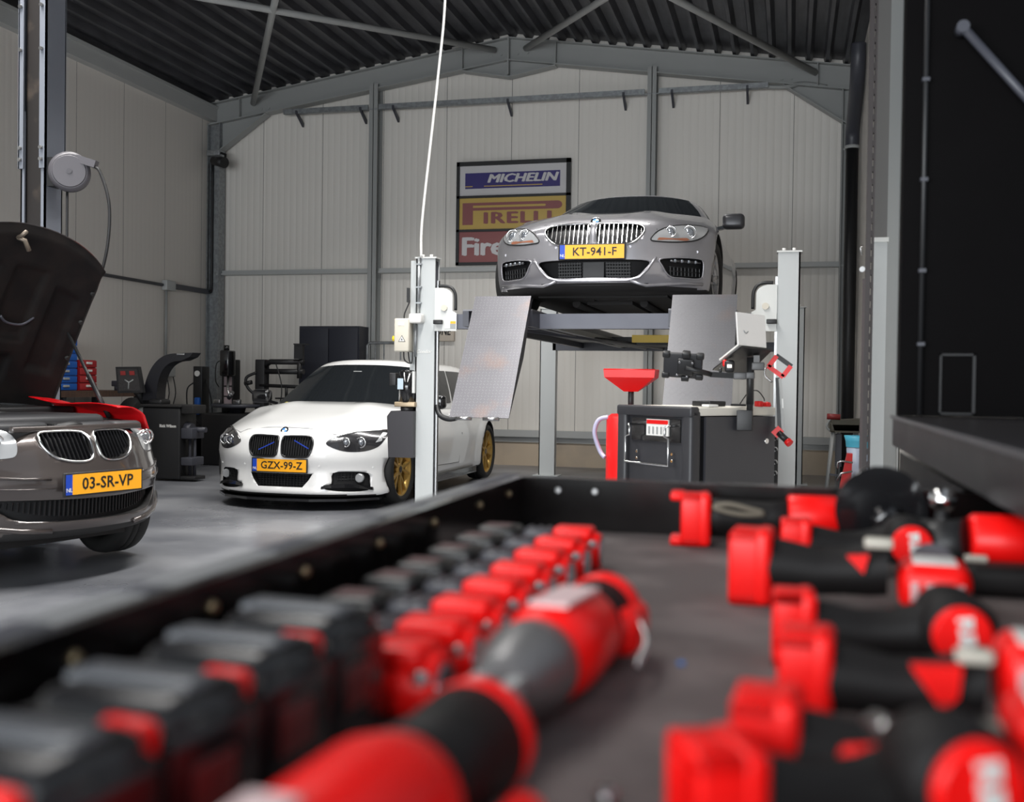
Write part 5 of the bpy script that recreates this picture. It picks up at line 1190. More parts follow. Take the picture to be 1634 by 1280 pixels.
b = MB(); b.rbox(-7.02, -6.88, 13.1, 13.25, .50, 1.43, .012); b.build('arm_column', mt['black'], tcg)
b = MB()
b.tube([(-6.92, 13.15, 1.33), (-6.80, 13.12, 1.40), (-6.30, 13.1, 1.40)], .038, 10); b.cyl((-6.95, 13.15, 1.27), (-6.30, 13.1, 1.27), .038, n=10); b.cyl((-6.36, 13.1, 1.18), (-6.36, 13.1, 1.43), .035, n=12); b.build('upper_arm', mt['black'], tcg)
b = MB(); b.box(-6.42, -6.30, 13.05, 13.12, 1.44, 1.63); b.box(-6.42, -6.24, 13.03, 13.15, 1.63, 1.645); b.build('arm_control', mt['black'], tcg)
b = MB(); b.cyl((-6.95, 13.12, 1.08), (-6.0, 13.08, 1.06), .025, n=10); b.cyl((-6.55, 13.1, 1.06), (-6.55, 13.1, .92), .02, n=10); b.cyl((-6.55, 13.1, .90), (-6.55, 13.1, .92), .15, n=20); b.build('press_arm', mt['black'], tcg)
b = MB(); b.tube([(-7.0, 13.1, 1.25), (-7.12, 13.05, 1.18), (-7.10, 13.05, 1.05), (-7.0, 13.08, .95)], .02, 8, sub=4); b.cyl((-7.14, 13.05, 1.1), (-7.04, 13.05, 1.12), .03, n=10); b.build('hand_lever', mt['black'], tcg)
b = MB(); b.tube([(-6.7, 13.08, 1.38), (-6.6, 13.05, 1.1), (-6.62, 13.05, .85), (-6.78, 13.05, .72), (-6.82, 13.05, .80), (-6.74, 13.05, .82), (-6.66, 13.05, .6), (-6.66, 13.1, .3)], .008, 6, sub=6); b.build('arm_hose', mt['black'], tcg)
wb = thing('wheel_balancer', 'black wheel balancer with screen and raised wheel guard', 'wheel balancer', (-6.95, 10.9, 0))
b = MB(); b.rbox(-7.08, -6.60, 10.6, 10.95, .02, .83, .02); b.build('cabinet', mt['black'], wb)
b = MB(); b.rbox(-7.10, -6.58, 10.58, 10.97, .83, .86, .01); b.rbox(-6.60, -6.45, 10.62, 10.9, .76, .86, .01); b.build('weight_tray', mt['black_rough'], wb)
text('Rick Wilson', .045, (-6.75, 10.595, .62), FACE, mt['white'], wb, bold=.002, sx=.95)
b = MB(); b.cyl((-6.60, 10.75, .58), (-6.36, 10.75, .58), .03, n=12); b.lathe((-6.60, 10.75, .58), (-6.53, 10.75, .58), [(0, .09), (1, .07)], 16); b.rbox(-6.60, -6.46, 10.62, 10.88, .48, .60, .01); b.build('shaft_unit', mt['dark_steel'], wb); b = MB(); b.rbox(-6.60, -6.46, 10.62, 10.88, .18, .27, .01); b.build('lower_shelf', mt['dark_steel'], wb)
for xx in (-6.56, -6.50): b = MB(); b.cyl((xx, 10.75, .05), (xx, 10.75, .55), .018, n=8); b.build('stand_tube', mt['dark_steel'], wb)
b = MB(); b.rbox(-6.70, -6.42, 10.62, 10.85, .02, .06, .01); b.build('foot_plate', mt['black'], wb)
scr = [Vector((-7.50, 10.7, 1.28)), Vector((-7.20, 10.7, 1.285)), Vector((-7.07, 10.6, .99)), Vector((-7.40, 10.6, .98))]
b = MB(); b.add(scr+[p+Vector((0, .05, 0)) for p in scr], [(3, 2, 1, 0), (4, 5, 6, 7), (0, 1, 5, 4), (1, 2, 6, 5), (2, 3, 7, 6), (3, 0, 4, 7)]); mon = b.build('monitor', mt['black'], wb)
def sc(a, c): return (scr[3]*(1-a)+scr[2]*a)*(1-c)+(scr[0]*(1-a)+scr[1]*a)*c+Vector((0, -.004, -.001))
b = MB(); b.add([sc(.07, .08), sc(.93, .08), sc(.93, .92), sc(.07, .92)], [(0, 1, 2, 3)]); b.build('screen', mat('balancer_screen', (.035, .033, .034), .25), mon)
mred = mat('led_red', (.20, .02, .02), .4, emit=(.5, .03, .02), estr=.08)
for a in (.2, .58):
    b = MB(); b.add([p+Vector((0, -.003, 0)) for p in (sc(a, .68), sc(a+.22, .68), sc(a+.22, .84), sc(a, .84))], [(0, 1, 2, 3)]); b.build('digit_window', mred, mon)
b = MB(); b.tube([sc(.45, .15), sc(.5, .40), sc(.7, .5)], .008, 6); b.tube([sc(.5, .4), sc(.35, .5)], .008, 6); b.build('screen_mark', mt['steel_grey'], mon)
b = MB(); b.cyl((-7.22, 10.9, .85), (-7.24, 10.75, 1.0), .05, n=12); b.build('monitor_neck', mt['black'], wb)
b = MB(); out = []
for i in range(15):
    t = i/14; out.append((-7.16+.06*t+.36*t**2.0, .90+.54*math.sin(t*PI/2)))
inn = [(-6.98+.02*t+.30*t**2.5, .90+.46*math.sin(t*PI/2)) for t in [i/14 for i in range(15)]]
# swept guard: outer curve back along the inner one
outl = [(x, 10.72, z) for x, z in out]+[(-6.52, 10.72, 1.45), (-6.56, 10.72, 1.40)]+[(x, 10.72, z) for x, z in inn[::-1]]
b.prism(outl, (0, .18, 0)); b.build('wheel_guard', mat('guard_plastic', (.010, .010, .014), .35), wb)
b = MB(); b.rbox(-6.72, -6.62, 10.71, 10.74, 1.42, 1.44, .004); b.build('guard_handle', mt['steel'], wb)
b = MB(); b.rbox(-7.08, -6.90, 10.7, 10.9, .84, .92, .03); b.build('top_cover', mt['black'], wb)
# ---------------------------------------------------------------- bench with drawer cabinets on the left wall
bench = thing('work_bench', 'dark wooden work bench along the left wall', 'work bench', (-8.1, 10.4, 0))
wood = mix_noise(mat('bench_wood', (.10, .055, .035), .6), (.06, .035, .025), 6, stretch=(1, 8, 1))
b = MB(); b.box(-8.48, -7.75, 8.6, 11.75, .93, 1.0); b.build('bench_top', wood, bench)
for yy in (8.7, 10.2, 11.6):
    for xx in (-8.42, -7.82): b = MB(); b.box(xx-.03, xx+.03, yy-.03, yy+.03, 0, .93); b.build('leg', mt['dark_steel'], bench)
b = MB(); b.box(-8.45, -7.85, 8.8, 9.9, .2, .88); b.build('under_shelf_box', mt['black_rough'], bench)
blue = mat('cabinet_blue', (.012, .12, .50), .4); redc = mat('cabinet_red', (.42, .02, .025), .4)
def drawer_cab(name, label, x0, x1, y0, y1, z0, z1, n, m, tabm):
    t = thing(name, label, 'drawer cabinet', ((x0+x1)/2, (y0+y1)/2, z0))
    b = MB(); b.box(x0, x1-.02, y0, y1, z0, z1); b.build('carcass', m, t)
    h = (z1-z0)/n
    for i in range(n):
        b = MB(); b.rbox(x1-.02, x1+.005, y0+.01, y1-.01, z0+i*h+.006, z0+(i+1)*h-.006, .004); d = b.build('drawer', m, t)
        b = MB(); ym = (y0+y1)/2; b.rbox(x1+.003, x1+.02, ym-.05, ym+.05, z0+(i+.45)*h, z0+(i+.75)*h, .004); b.build('drawer_pull', tabm, d)
    return t
drawer_cab('blue_drawer_cabinet', 'tall blue drawer cabinet on the bench left of the red cabinet', -8.40, -8.02, 10.30, 10.72, 1.0, 1.60, 7, blue, mt['steel_light'])
drawer_cab('blue_drawer_cabinet', 'blue drawer cabinet behind the bonnet hinge at the left edge', -8.40, -8.02, 8.9, 9.75, 1.0, 1.22, 2, blue, mt['steel_light'])
drawer_cab('red_drawer_cabinet', 'red drawer cabinet on the bench beside the blue one', -8.40, -8.02, 10.76, 11.08, 1.0, 1.36, 4, redc, mt['white'])
vs_ = thing('bench_vice', 'dark vice on the bench in front of the drawer cabinets', 'vice', (-7.9, 11.35, 1.0))
b = MB(); b.cyl((-7.9, 11.35, 1.0), (-7.9, 11.35, 1.05), .06, n=16); b.rbox(-7.98, -7.74, 11.3, 11.4, 1.05, 1.12, .01); b.rbox(-7.84, -7.80, 11.27, 11.43, 1.08, 1.15, .008); b.build('vice_body', mt['dark_steel'], vs_)
b = MB(); b.cyl((-7.72, 11.25, 1.09), (-7.72, 11.45, 1.09), .008, n=8); b.build('vice_handle', mt['steel'], vs_)
# spare tyre standing by the balancer
ty_ = thing('spare_tyre', 'dark tyre with a grey rim leaning left of the wheel balancer', 'tyre', (-7.7, 11.2, 0))
b = MB(); T = Matrix.Translation((-7.62, 11.3, .60)); b.lathe((-7.72, 11.3, .60), (-7.52, 11.3, .60), [(0, .22), (0, .29), (.1, .32), (.9, .32), (1, .29), (1, .22)], 36, cap=False); b.build('tyre', mt['rubber'], ty_)
b = MB(); b.lathe((-7.68, 11.3, .60), (-7.54, 11.3, .60), [(0, .2), (.8, .22), (1, .2), (.9, .06)], 30); b.build('rim', mt['steel_grey'], ty_)
b = MB(); b.box(-7.75, -7.5, 11.15, 11.45, 0, .27); b.build('tyre_stand', mt['black'], ty_)
# ---------------------------------------------------------------- right side between trolley and counter
hc = thing('old_chop_saw', 'old metal chop saw with red grip on a steel stand', 'chop saw', (.48, 11.4, 0))
b = MB(); b.rbox(.40, .70, 11.2, 11.6, .70, .80, .02); b.prism([(.41, 11.2, .82), (.73, 11.2, .84), (.68, 11.2, .70), (.45, 11.2, .70)], (0, .4, 0)); b.build('saw_body', mat('greasy_metal', (.05, .045, .03), .5), hc)
b = MB(); b.cyl((.37, 11.25, .86), (.50, 11.25, .855), .03, n=14); b.build('grip', mat('dull_red', (.22, .02, .02), .5), hc)
b = MB(); b.tube([(.40, 11.25, .83), (.37, 11.25, .76), (.41, 11.25, .71)], .012, 8, sub=4); b.build('saw_lever', mt['steel_grey'], hc)
for (xa, ya), (xb, yb2) in (((.44, 11.25), (.36, 11.1)), ((.66, 11.25), (.72, 11.1)), ((.44, 11.55), (.38, 11.7)), ((.66, 11.55), (.72, 11.7))):
    b = MB(); b.cyl((xa, ya, .70), (xb, yb2, 0), .016, n=8); b.build('leg', mt['steel_grey'], hc)
b = MB(); b.beam((.40, 11.15, .28), (.70, 11.15, .26), .02, .02); b.box(.46, .52, 11.3, 11.4, .35, .68); b.build('stand_brace', mt['dark_steel'], hc)
bn_ = thing('waste_bin', 'pale blue bin with a cyan bag over its rim', 'bin', (.56, 9.3, 0))
b = MB(); b.lathe((.56, 9.3, 0), (.56, 9.3, .70), [(0, .07), (1, .095)], 24); b.build('bin_body', mat('bin_pale', (.50, .58, .72), .4), bn_)
b = MB(); b.lathe((.56, 9.3, .66), (.56, 9.3, .755), [(0, .098), (.5, .102), (1, .115), (.95, .09)], 24, cap=False); b.build('bin_bag', mat('bag_cyan', (.10, .55, .75), .4), bn_)
jk = thing('red_jack', 'red floor jack standing by the pale blue bin', 'jack', (.47, 9.0, 0))
b = MB(); b.prism([(.34, 9.0, 0), (.48, 9.0, 0), (.50, 9.0, .62), (.46, 9.0, .62)], (0, .12, 0)); b.build('jack_frame', mt['red'], jk)
b = MB(); b.tube([(.38, 8.98, .50), (.385, 8.98, .55), (.42, 8.98, .56), (.50, 8.98, .55)], .008, 8); b.tube([(.38, 8.98, .40), (.41, 8.98, .46), (.50, 8.98, .48)], .008, 8); b.build('jack_handle', mt['steel'], jk)
# slotted upright and light post seen past the counter end
su = thing('slotted_upright', 'dark slotted rack upright left of the light grey post', 'rack post', (.31, 4.8, 0))
b = MB(); b.box(.305, .325, 4.8, 4.83, 0, 3.3); b.box(.33, .338, 4.8, 4.83, 0, 3.3)
for i in range(60): b.box(.324, .331, 4.8, 4.83, .04+i*.055, .064+i*.055)
b.build('upright', mat('upright_dark', (.035, .028, .028), .5), su)
b = MB(); b.box(.295, .305, 4.8, 4.83, 0, 1.62); b.build('edge_strip', mat('edge_brown', (.055, .04, .04), .5), su)
b = MB(); b.cyl((.292, 4.8, 1.66), (.292, 4.83, 1.66), .012, n=10); b.tube([(.29, 4.8, 1.72), (.282, 4.8, 1.75), (.295, 4.8, 1.76)], .004, 6); b.build('hook', mt['steel'], su)
lp = thing('light_post', 'light grey square post between slotted upright and black cabinet', 'post', (.38, 5.03, 0))
b = MB(); b.box(.350, .408, 5.0, 5.06, 0, 1.80); b.build('lower_post', lg, lp)
b = MB(); b.box(.346, .413, 4.99, 5.07, 1.80, 1.82); b.build('post_cap', lw, lp)
b = MB(); b.box(.352, .406, 5.0, 5.06, 1.82, 4.3); b.build('upper_post', mat('upper_post_grey', (.10, .098, .095), .5), lp)
# ================================================================ tool cabinet in the foreground
ZF, ZT = .914, .998
gloss = mat('cabinet_black_gloss', (.0045, .0035, .0035), .16, spec=.5)
steelk = mat('cabinet_steel_dark', (.035, .032, .034), .34, .4)
liner = mix_noise(mat('drawer_liner', (.115, .098, .095), .8, spec=.3), (.17, .145, .14), 9, .42, .62, bump=.1)
cab = thing('tool_cabinet', 'large black tool cabinet with its long top drawer pulled out', 'tool cabinet', (.7, 1.3, 0))
b = MB(); b.box(.255, 1.15, -.35, 2.68, .06, .905); b.box(.255, 1.15, 1.72, 2.68, .905, 1.0); b.box(.9, 1.15, -.35, 1.72, .905, 1.0); b.build('carcass', gloss, cab)
b = MB(); b.box(.24, 1.18, -.4, 2.70, 1.015, 1.085); cnt = b.build('counter', steelk, cab)
b = MB(); b.beam((.238, -.4, 1.083), (.238, 2.70, 1.083), .008, .008); b.build('counter_edge_highlight', mat('edge_highlight', (.14, .14, .15), .3, .6), cnt)  # lighter bar colours in the highlight along the counter's top edge
b = MB(); b.box(-.432, .9, .10, 1.702, .800, ZF-.006); b.box(-.432, -.42, .10, 1.702, ZF-.006, ZT); b.box(-.42, .9, 1.69, 1.702, ZF-.006, ZT); b.box(-.42, .9, 1.682, 1.69, ZT-.002, ZT); b.box(-.42, .9, .10, .112, ZF-.006, ZT)
dr = b.build('drawer', gloss, cab, label='long black top drawer pulled out to the left')
b = MB(); b.box(-.42, .9, .112, 1.69, ZF-.006, ZF); b.build('drawer_liner', liner, dr)
fp = mat('drawer_front_grey', (.17, .175, .18), .45)
b = MB(); b.rbox(-.468, -.434, .06, 1.735, .79, ZT, .004)
for y0, y1 in ((.48, .56), (.66, .69), (.86, .94), (1.10, 1.13), (1.24, 1.27), (1.50, 1.735)): b.box(-.462, -.436, y0, y1, ZT-.0005, ZT+.0006, mi=1)
b.build('drawer_front', [fp, mt['dark_steel']], dr, label='grey drawer front')
brass = mat('screw_brass', (.42, .33, .20), .3, .9)
for yy in (.56, .72, .88, 1.06, 1.24, 1.44, 1.60): b = MB(); b.lathe((-.42, yy, ZT-.02), (-.416, yy, ZT-.02), [(0, .006), (1, .004)], 14); b.build('side_screw', brass, dr)
for xx in (-.36, -.30, -.17, .02, .10): b = MB(); b.lathe((xx, 1.69, ZT-.02), (xx, 1.686, ZT-.02), [(0, .006), (1, .004)], 14); b.build('side_screw', mt['steel'], dr)
hut = thing('black_hutch', 'tall black cabinet back panel standing on the counter end', 'cabinet', (.7, 2.72, 1.085))
b = MB(); b.box(.247, 1.15, 2.64, 2.70, 1.0865, 2.45); b.build('side_panel', mat('hutch_black', (.0016, .0012, .0014), .6, spec=.06), hut)
b = MB(); b.cyl((.292, 2.63, 1.09), (.292, 2.63, 2.4), .006, n=8); b.build('rod', mt['black'], hut)
for zz in (1.25, 1.42, 1.63, 1.86): b = MB(); b.box(.284, .300, 2.622, 2.64, zz, zz+.008); b.build('rod_clip', mt['dark_steel'], hut)
b = MB()
for x0, x1, z0, z1 in ((.335, .412, 1.228, 1.232), (.335, .412, 1.092, 1.096), (.335, .339, 1.092, 1.232), (.406, .412, 1.092, 1.232)): b.box(x0, x1, 2.634, 2.64, z0, z1)
b.build('hatch_frame', mt['black'], hut)
b = MB(); b.cyl((.365, 2.60, 1.97), (.60, 2.60, 1.68), .010, n=12); b.build('gas_strut', mt['dark_steel'], hut)
b = MB(); b.cyl((.365, 2.64, 1.97), (.365, 2.59, 1.97), .014, n=12); b.build('strut_mount', mt['dark_steel'], hut)
# ---------------------------------------------------------------- tools
grip_m = mat('soft_grip', (.006, .005, .005), .6, spec=.3)
redg = mat('tool_red', (.95, .006, .005), .35, spec=.35)
ord_ = ['first', 'second', 'third', 'fourth', 'fifth', 'sixth', 'seventh', 'eighth']
def torch():
    t = thing('cordless_torch', 'x', 'torch')
    def mk(fn, nm, m, par=t): b = MB(); fn(b); o = b.build(nm, m, par, world=False); return o
    mk(lambda b: b.rbox(-.160, -.105, -.027, .027, 0, .052, .007), 'battery', mat_once('torch_black', (.005, .005, .005), .35))
    mk(lambda b: b.box(-.150, -.118, -.016, .016, .0522, .0528), 'battery_label', mat_once('label_red_grey', (.10, .05, .05), .4))
    mk(lambda b: (b.lathe((-.105, 0, .024), (-.05, 0, .024), [(0, .021), (.2, .019), (.8, .019), (1, .021)], 20)), 'grip', grip_m)
    mk(lambda b: (b.rbox(-.100, -.058, -.018, .018, .034, .050, .006), [b.box(-.095+i*.012, -.090+i*.012, -.016, .016, .049, .0515) for i in range(3)]), 'ribbed_top', mat_once('ribbed_grey', (.05, .05, .06), .35))
    h = mk(lambda b: (b.lathe((-.062, 0, .024), (0, 0, .024), [(0, .020), (.15, .024), (.9, .024), (1, .021)], 24)), 'head', redg)
    mk(lambda b: b.rbox(-.060, -.010, -.021, .021, .036, .054, .005), 'head_top', redg, h)
    mk(lambda b: b.lathe((-.012, -.018, .034), (-.006, -.026, .037), [(0, .006), (1, .004)], 14), 'steel_stud', mt['steel'], h)
    mk(lambda b: b.lathe((-.001, 0, .024), (.002, 0, .024), [(0, .018), (1, .017)], 20), 'lens', mt['lens'], h)
    return t
MO = {}
def mat_once(n, c, r):
    if n not in MO: MO[n] = mat(n, c, r)
    return MO[n]
TY = (.700, .780, .862, .950, 1.045, 1.140, 1.235, 1.335)
proto = torch()
for i, yy in enumerate(TY):
    o = proto if i == 0 else copy_tree(proto)
    o.location = (-.228, yy, ZF+.0006); o.rotation_euler = (0, 0, R((-2, 3, 1, -3, 2, 0, -1, 2)[i]))
    o['label'] = ('nearest' if i == 0 else 'farthest' if i == 7 else ord_[i]+' nearest')+' of eight red headed torches along the left drawer side'; o['group'] = 'torches along the left drawer side'
def pack():
    t = thing('battery_pack', 'x', 'battery')
    b = MB(); b.rbox(-.100, 0, -.036, .036, 0, .078, .008); b.rbox(-.086, -.003, -.033, .033, .066, .090, .012); b.rbox(-.135, -.09, -.030, .030, 0, .050, .008); b.build('pack_body', mat_once('pack_black', (.010, .010, .011), .25), t, world=False)
    b = MB(); b.rbox(-.085, -.012, -.010, .016, .084, .0925, .004); b.build('top_sheen', mat_once('sheen_grey', (.09, .095, .105), .3), t, world=False)  # grey strip paints the sheen on the pack's glossy black top
    b = MB(); b.rbox(-.040, -.010, -.0425, -.030, .034, .084, .006); b.build('release_button', redg, t, world=False)
    b = MB(); b.rbox(-.004, .002, -.024, .010, .034, .060, .001); b.build('pack_label', mat_once('label_dark_red', (.12, .02, .02), .35), t, world=False)
    b = MB(); b.box(-.09, -.045, -.0368, -.0362, .03, .055); b.build('side_label', mat_once('label_dark_red', (.12, .02, .02), .35), t, world=False)
    return t
proto = pack()
for i, yy in enumerate((.365, .450, .536, .622)):
    o = proto if i == 0 else copy_tree(proto)
    o.location = (-.256, yy, ZF+.0006); o.rotation_euler = (0, 0, R((-4, -4, -5, -4)[i]))
    o['label'] = ('nearest' if i == 0 else 'farthest' if i == 3 else ord_[i]+' nearest')+' of four black battery packs with red buttons at the left drawer corner'; o['group'] = 'battery packs at the near left of the drawer'
def foot(b, cx, s=1.0, mt_=0):
    """hollow battery foot, open towards -x"""
    for y0, y1, z0, z1 in ((-.026, .026, 0, .012), (-.026, .026, .054, .066), (-.026, -.015, 0, .066), (.015, .026, 0, .066)):
        b.rbox(cx-.016*s, cx+.018*s, y0*s, y1*s, z0*s, z1*s, .004*s)
    b.rbox(cx+.006*s, cx+.022*s, -.027*s, .027*s, -.000, .067*s, .006*s)
def tool(kind):
    t = thing('impact_driver' if kind in 'AD' else 'cordless_wrench', 'x', 'power tool')
    b = MB(); foot(b, .0); f = b.build('battery_foot', redg, t, world=False)
    b = MB(); b.rbox(.0, .008, -.013, .013, .016, .048, .002); b.build('contact_block', mt['black'], f, world=False)
    b = MB(); b.rbox(-.004, .0, -.005, .005, .020, .034, .001); b.build('contact', mt['steel'], f, world=False)
    b = MB(); pts = [(.015, .034, .025), (.03, .034, .024), (.06, .031, .021), (.085, .033, .021), (.105, .036, .024), (.12, .040, .026)]
    n = 18; vs = [Vector((x, r*math.cos(2*PI*k/n)*1.05, z+r*math.sin(2*PI*k/n))) for x, z, r in pts for k in range(n)]
    b.add(vs, [(i*n+k, i*n+(k+1) % n, (i+1)*n+(k+1) % n, (i+1)*n+k) for i in range(len(pts)-1) for k in range(n)], 0, True)
    b.build('handle', grip_m, t, world=False)
    if kind in 'AD':
        hx, hz, hl = (.138, .044, .085) if kind == 'A' else (.118, .052, .02)
        b = MB(); b.lathe((hx, -.045, hz), (hx, hl, hz), [(0, .024), (.06, .031), (.5, .031), (.7, .027), (1, .016)], 30); hd = b.build('motor_housing', grip_m, t, world=False)
        b = MB(); b.lathe((hx, -.052, hz), (hx, -.044, hz), [(0, .022), (.4, .0245), (1, .0245)], 30); cp = b.build('rear_cap', redg, t, world=False)
        text('FUEL', .015, Vector((hx+.002, -.0535, hz)), (Matrix.Rotation(R(0), 3, 'Y') @ FACE @ Matrix.Rotation(R(-82), 3, 'Z')), mt['white'], cp, 'cap_lettering', bold=.0012, world=False)
        b = MB(); b.lathe((hx, hl, hz), (hx, hl+.03, hz), [(0, .010), (1, .009)], 16); b.build('chuck', mt['steel'], t, world=False)
        b = MB(); b.rbox(.085, .112, .018, .034, .020, .05, .006); b.build('trigger', redg, t, world=False)
    else:
        lo = .026 if kind == 'C' else 0
        b = MB(); b.rbox(.128, .188, -.03, .045, .012-lo*.3, .072-lo, .014, n=4); hd = b.build('motor_housing', redg, t, world=False)
        b = MB(); b.rbox(.140, .176, -.018, .03, .0715-lo, .0728-lo, .0005); b.build('side_label', mt['white'], hd, world=False)
        b = MB(); [b.rbox(.138+i*.012, .145+i*.012, -.0312, -.0302, .026-lo*.4, .058-lo, .001) for i in range(4)]; b.build('rear_lettering', mat_once('lettering_pink', (.72, .40, .40), .4), hd, world=False)
        b = MB(); b.prism([(.072, -.034, .054), (.104, -.034, .056), (.102, -.034, .036), (.092, -.034, .026)] if kind == 'B' else [(.086, -.03, .050), (.104, -.03, .052), (.100, -.03, .036)], (0, .014, 0)); b.build('trigger', redg, t, world=False)
        b = MB(); b.rbox(.100, .124, -.030, -.014, .058, .067, .003); b.build('direction_switch', mat_once('switch_ivory', (.50, .47, .40), .4), t, world=False)
        b = MB(); b.lathe((.158, .045, .036), (.158, .09, .036), [(0, .020), (.6, .016), (1, .01)], 20); b.build('nose', mt['dark_steel'], t, world=False)
    return t
protos = dict(D=tool('D'), A=tool('A'), B=tool('B'), C=tool('C')); used = set()
places = (('A', .008, 1.42, 2, 1.0, 'red capped impact driver just in front of the angle grinder'),
          ('C', -.040, 1.200, -4, 1.20, 'cordless wrench with the tallest red foot, lying ahead of the angle grinder'),
          ('A', .004, .940, 2, .94, 'red capped impact driver in the middle of the right row'),
          ('B', .012, .778, -4, .98, 'cordless wrench just in front of the middle red capped driver'),
          ('B', -.012, .612, -3, .98, 'largest looking cordless wrench with cream switch in the right row front'),
          ('D', -.034, .523, 25, .96, 'nearest red capped impact driver at the bottom right corner'))
for kd, x, y, rz, sc_, lab in places:
    o = protos[kd] if kd not in used else copy_tree(protos[kd]); used.add(kd)
    o.location = (x, y, ZF+.0005); o.rotation_euler = (0, 0, R(rz)); o.scale = (sc_,)*3; o['label'] = lab; o['group'] = 'power tools in the right row of the drawer'
# angle grinder at the back wall
gr = thing('angle_grinder', 'red and black angle grinder with black guard at the drawer back', 'angle grinder', (-.13, 1.60, ZF))
T = Matrix.Translation((-.135, 1.60, ZF+.001)) @ Matrix.Rotation(R(4), 4, 'Z')
b = MB(); foot(b, .0, 1.15); b.move(T); f_ = b.build('battery_foot', redg, gr)
for z0 in (0, .066):
    b = MB(); b.rbox(-.034, -.012, -.026, .026, z0*1.0, z0*1.0+.012, .004); b.move(T); b.build('foot_lug', redg, f_)
b = MB(); b.lathe((.02, 0, .042), (.15, 0, .045), [(0, .027), (.15, .026), (.7, .022), (1, .028)], 24); b.move(T); b.build('handle', grip_m, gr)
b = MB(); b.lathe((.135, 0, .045), (.205, 0, .045), [(0, .030), (.05, .033), (.95, .033), (1, .030)], 28); b.move(T); b.build('motor_housing', redg, gr)
b = MB(); b.rbox(.205, .30, -.028, .028, .018, .072, .018, n=4); b.move(T); b.build('gear_head', mt['black'], gr)
b = MB(); b.lathe((.26, -.045, .0635), (.26, -.030, .0635), [(0, .062), (.9, .062), (1, .055)], 40); b.move(T); b.build('guard', mt['black_gloss'], gr)
b = MB(); b.lathe((.27, -.050, .048), (.27, -.044, .048), [(0, .012), (1, .028)], 24); b.move(T); b.build('clamp_flange', mt['black_gloss'], gr)
b = MB(); b.rbox(.262, .292, -.056, -.05, .040, .047, .002); b.move(T); b.build('switch_tab', mat_once('switch_ivory', (.50, .47, .40), .4), gr)
b = MB(); b.tube([T @ Vector(p) for p in ((.03, -.03, .060), (.05, -.032, .064), (.08, -.032, .058), (.10, -.03, .052), (.07, -.033, .050), (.04, -.032, .055))], .004, 8, close=True, sub=4); b.build('wrist_strap', mat('strap_khaki', (.14, .12, .09), .7), gr)
# polisher and chrome ball at the far right
ps = thing('cordless_polisher', 'red and black tool at the far right under the counter edge', 'power tool', (.27, 1.40, ZF))
b = MB(); b.lathe((.215, 1.40, .965), (.31, 1.40, .965), [(0, .030), (.06, .034), (.94, .034), (1, .03)], 28); b.build('motor_housing', redg, ps)
b = MB(); b.lathe((.168, 1.42, .953), (.215, 1.40, .962), [(0, .035), (.5, .030), (1, .031)], 24); b.build('front_body', mt['black'], ps)
b = MB(); b.rbox(.20, .36, 1.30, 1.36, ZF+.001, ZF+.035, .01); b.build('side_handle', grip_m, ps)
b = MB(); b.rbox(.200, .225, 1.325, 1.335, .950, .958, .002); b.build('switch_tab', mat_once('switch_ivory', (.50, .47, .40), .4), ps)
b = MB(); b.rbox(.30, .36, 1.22, 1.28, ZF+.001, ZF+.05, .012); b.build('auxiliary_grip', redg, ps)
cbk = thing('chrome_knob', 'shiny chrome ball knob on a black stem near the counter edge', 'knob', (.20, 1.52, ZF))
b = MB(); b.lathe((.20, 1.52, .985), (.20, 1.52, 1.019), [(0, .002)]+[(.5-.5*math.cos(a), .017*math.sin(a)+.0005) for a in [PI*k/14 for k in range(1, 14)]]+[(1, .002)], 24); b.build('ball', mt['chrome'], cbk)
b = MB(); b.lathe((.20, 1.52, ZF+.001), (.20, 1.52, .99), [(0, .02), (.3, .012), (1, .008)], 16); b.build('stem', mt['black'], cbk)
# the two tools lying across the middle
def middle_tool(name, label, p0, p1, z, rev=False):
    t = thing(name, label, 'power tool', (*((Vector(p0)+Vector(p1))/2)[:2], ZF))
    p0, p1 = Vector((*p0, z)), Vector((*p1, z)); D_ = p1-p0
    def seg(a, c, prof, nm, m, par=t, sq=1.0, n=26):
        b = MB(); b.lathe(p0+D_*a, p0+D_*c, prof, n); return b.build(nm, m, par)
    return t, seg, p0, D_
t, seg, p0, D_ = middle_tool('cutting_tool', 'farther of two red black tools lying end to end down the drawer middle', (-.153, .935), (-.182, .595), ZF+.0385)
seg(.0, .10, [(0, .026), (.3, .033), (1, .033)], 'end_cap', redg)
seg(.10, .24, [(0, .031), (.5, .028), (1, .031)], 'grip', grip_m)
h = seg(.24, .60, [(0, .030), (.12, .036), (.6, .038), (1, .033)], 'motor_housing', redg)
seg(.60, .82, [(0, .032), (.3, .034), (.75, .026), (1, .018)], 'gear_case', mat('gear_case_grey', (.20, .195, .195), .4, .5))
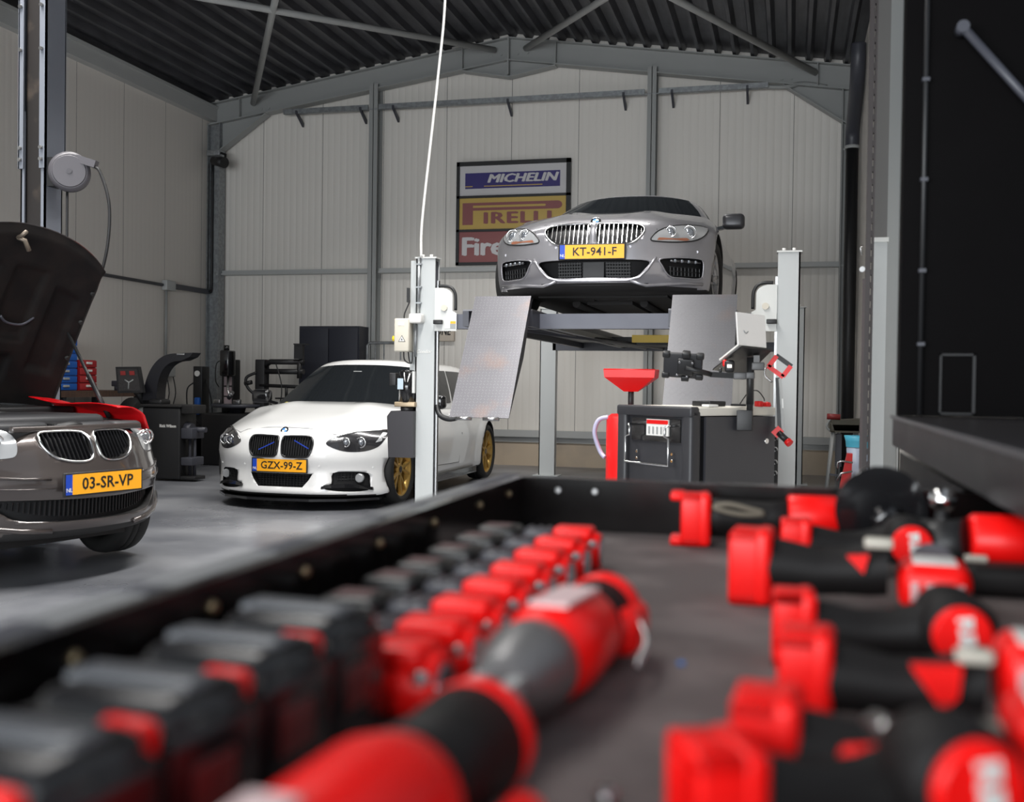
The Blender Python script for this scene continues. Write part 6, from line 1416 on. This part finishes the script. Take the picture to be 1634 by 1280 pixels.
for s_ in (-1, 1):
    b = MB(); sd_ = D_.cross(Vector((0, 0, 1))).normalized()*s_; b.beam(p0+D_*.80+sd_*.012, p0+D_*1.0+sd_*.014, .009, .022); b.build('fork_jaw', mt['steel_light'], t)
b = MB(); c0 = p0+D_*.30; b.beam(c0+Vector((.004, 0, .0355)), p0+D_*.54+Vector((.002, 0, .0375)), .030, .003); b.build('housing_label', mat('label_pink_white', (.75, .55, .55), .4), h)
b = MB(); b.rbox(-.155, -.115, .86, .935, ZF+.012, ZF+.05, .012); b.build('side_trigger', redg, t)
b = MB(); b.tube([(-.120, .88, ZF+.045), (-.108, .855, ZF+.03), (-.111, .82, ZF+.018)], .003, 6, sub=4); b.build('hook', mt['steel'], t)
t, seg, p0, D_ = middle_tool('grinding_tool', 'nearer of two red black tools lying end to end down the drawer middle', (-.164, .578), (-.190, .325), ZF+.0385)
seg(.0, .09, [(0, .026), (.3, .033), (1, .034)], 'collar', redg)
seg(.09, .42, [(0, .033), (.5, .030), (1, .033)], 'grip', grip_m)
h = seg(.42, 1.0, [(0, .033), (.15, .038), (.8, .036), (1, .028)], 'motor_housing', redg)
b = MB(); b.tube([(-.126, .515, ZF+.02), (-.118, .48, ZF+.03), (-.124, .44, ZF+.035), (-.141, .41, ZF+.04)], .012, 10, sub=4); b.build('lever', redg, t)
b = MB(); b.beam((-.188, .37, ZF+.0765), (-.189, .34, ZF+.076), .022, .003); b.build('housing_label', bpy.data.materials['label_pink_white'], h)
o = MB(); o.lathe((-.095, .585, ZF), (-.095, .585, ZF+.012), [(0, .007), (1, .006)], 14); o = rooted(o.build('loose_nut', mt['steel']), (-.095, .585, ZF)); tag(o, 'small steel nut lying right of the nearer middle tool', 'nut')
for k_, (x, y, m, lab) in enumerate(((-.030, 1.33, mt['cream'], 'tiny pale crumb on the drawer liner'), (-.085, .905, mt['badge_blue'], 'tiny blue crumb on the liner between middle tool and right row'))):
    o = MB().rbox(x-.003, x+.003, y-.003, y+.003, ZF, ZF+.003, .001).build('crumb', m); rooted(o, (x, y, ZF)); tag(o, lab, 'crumb')
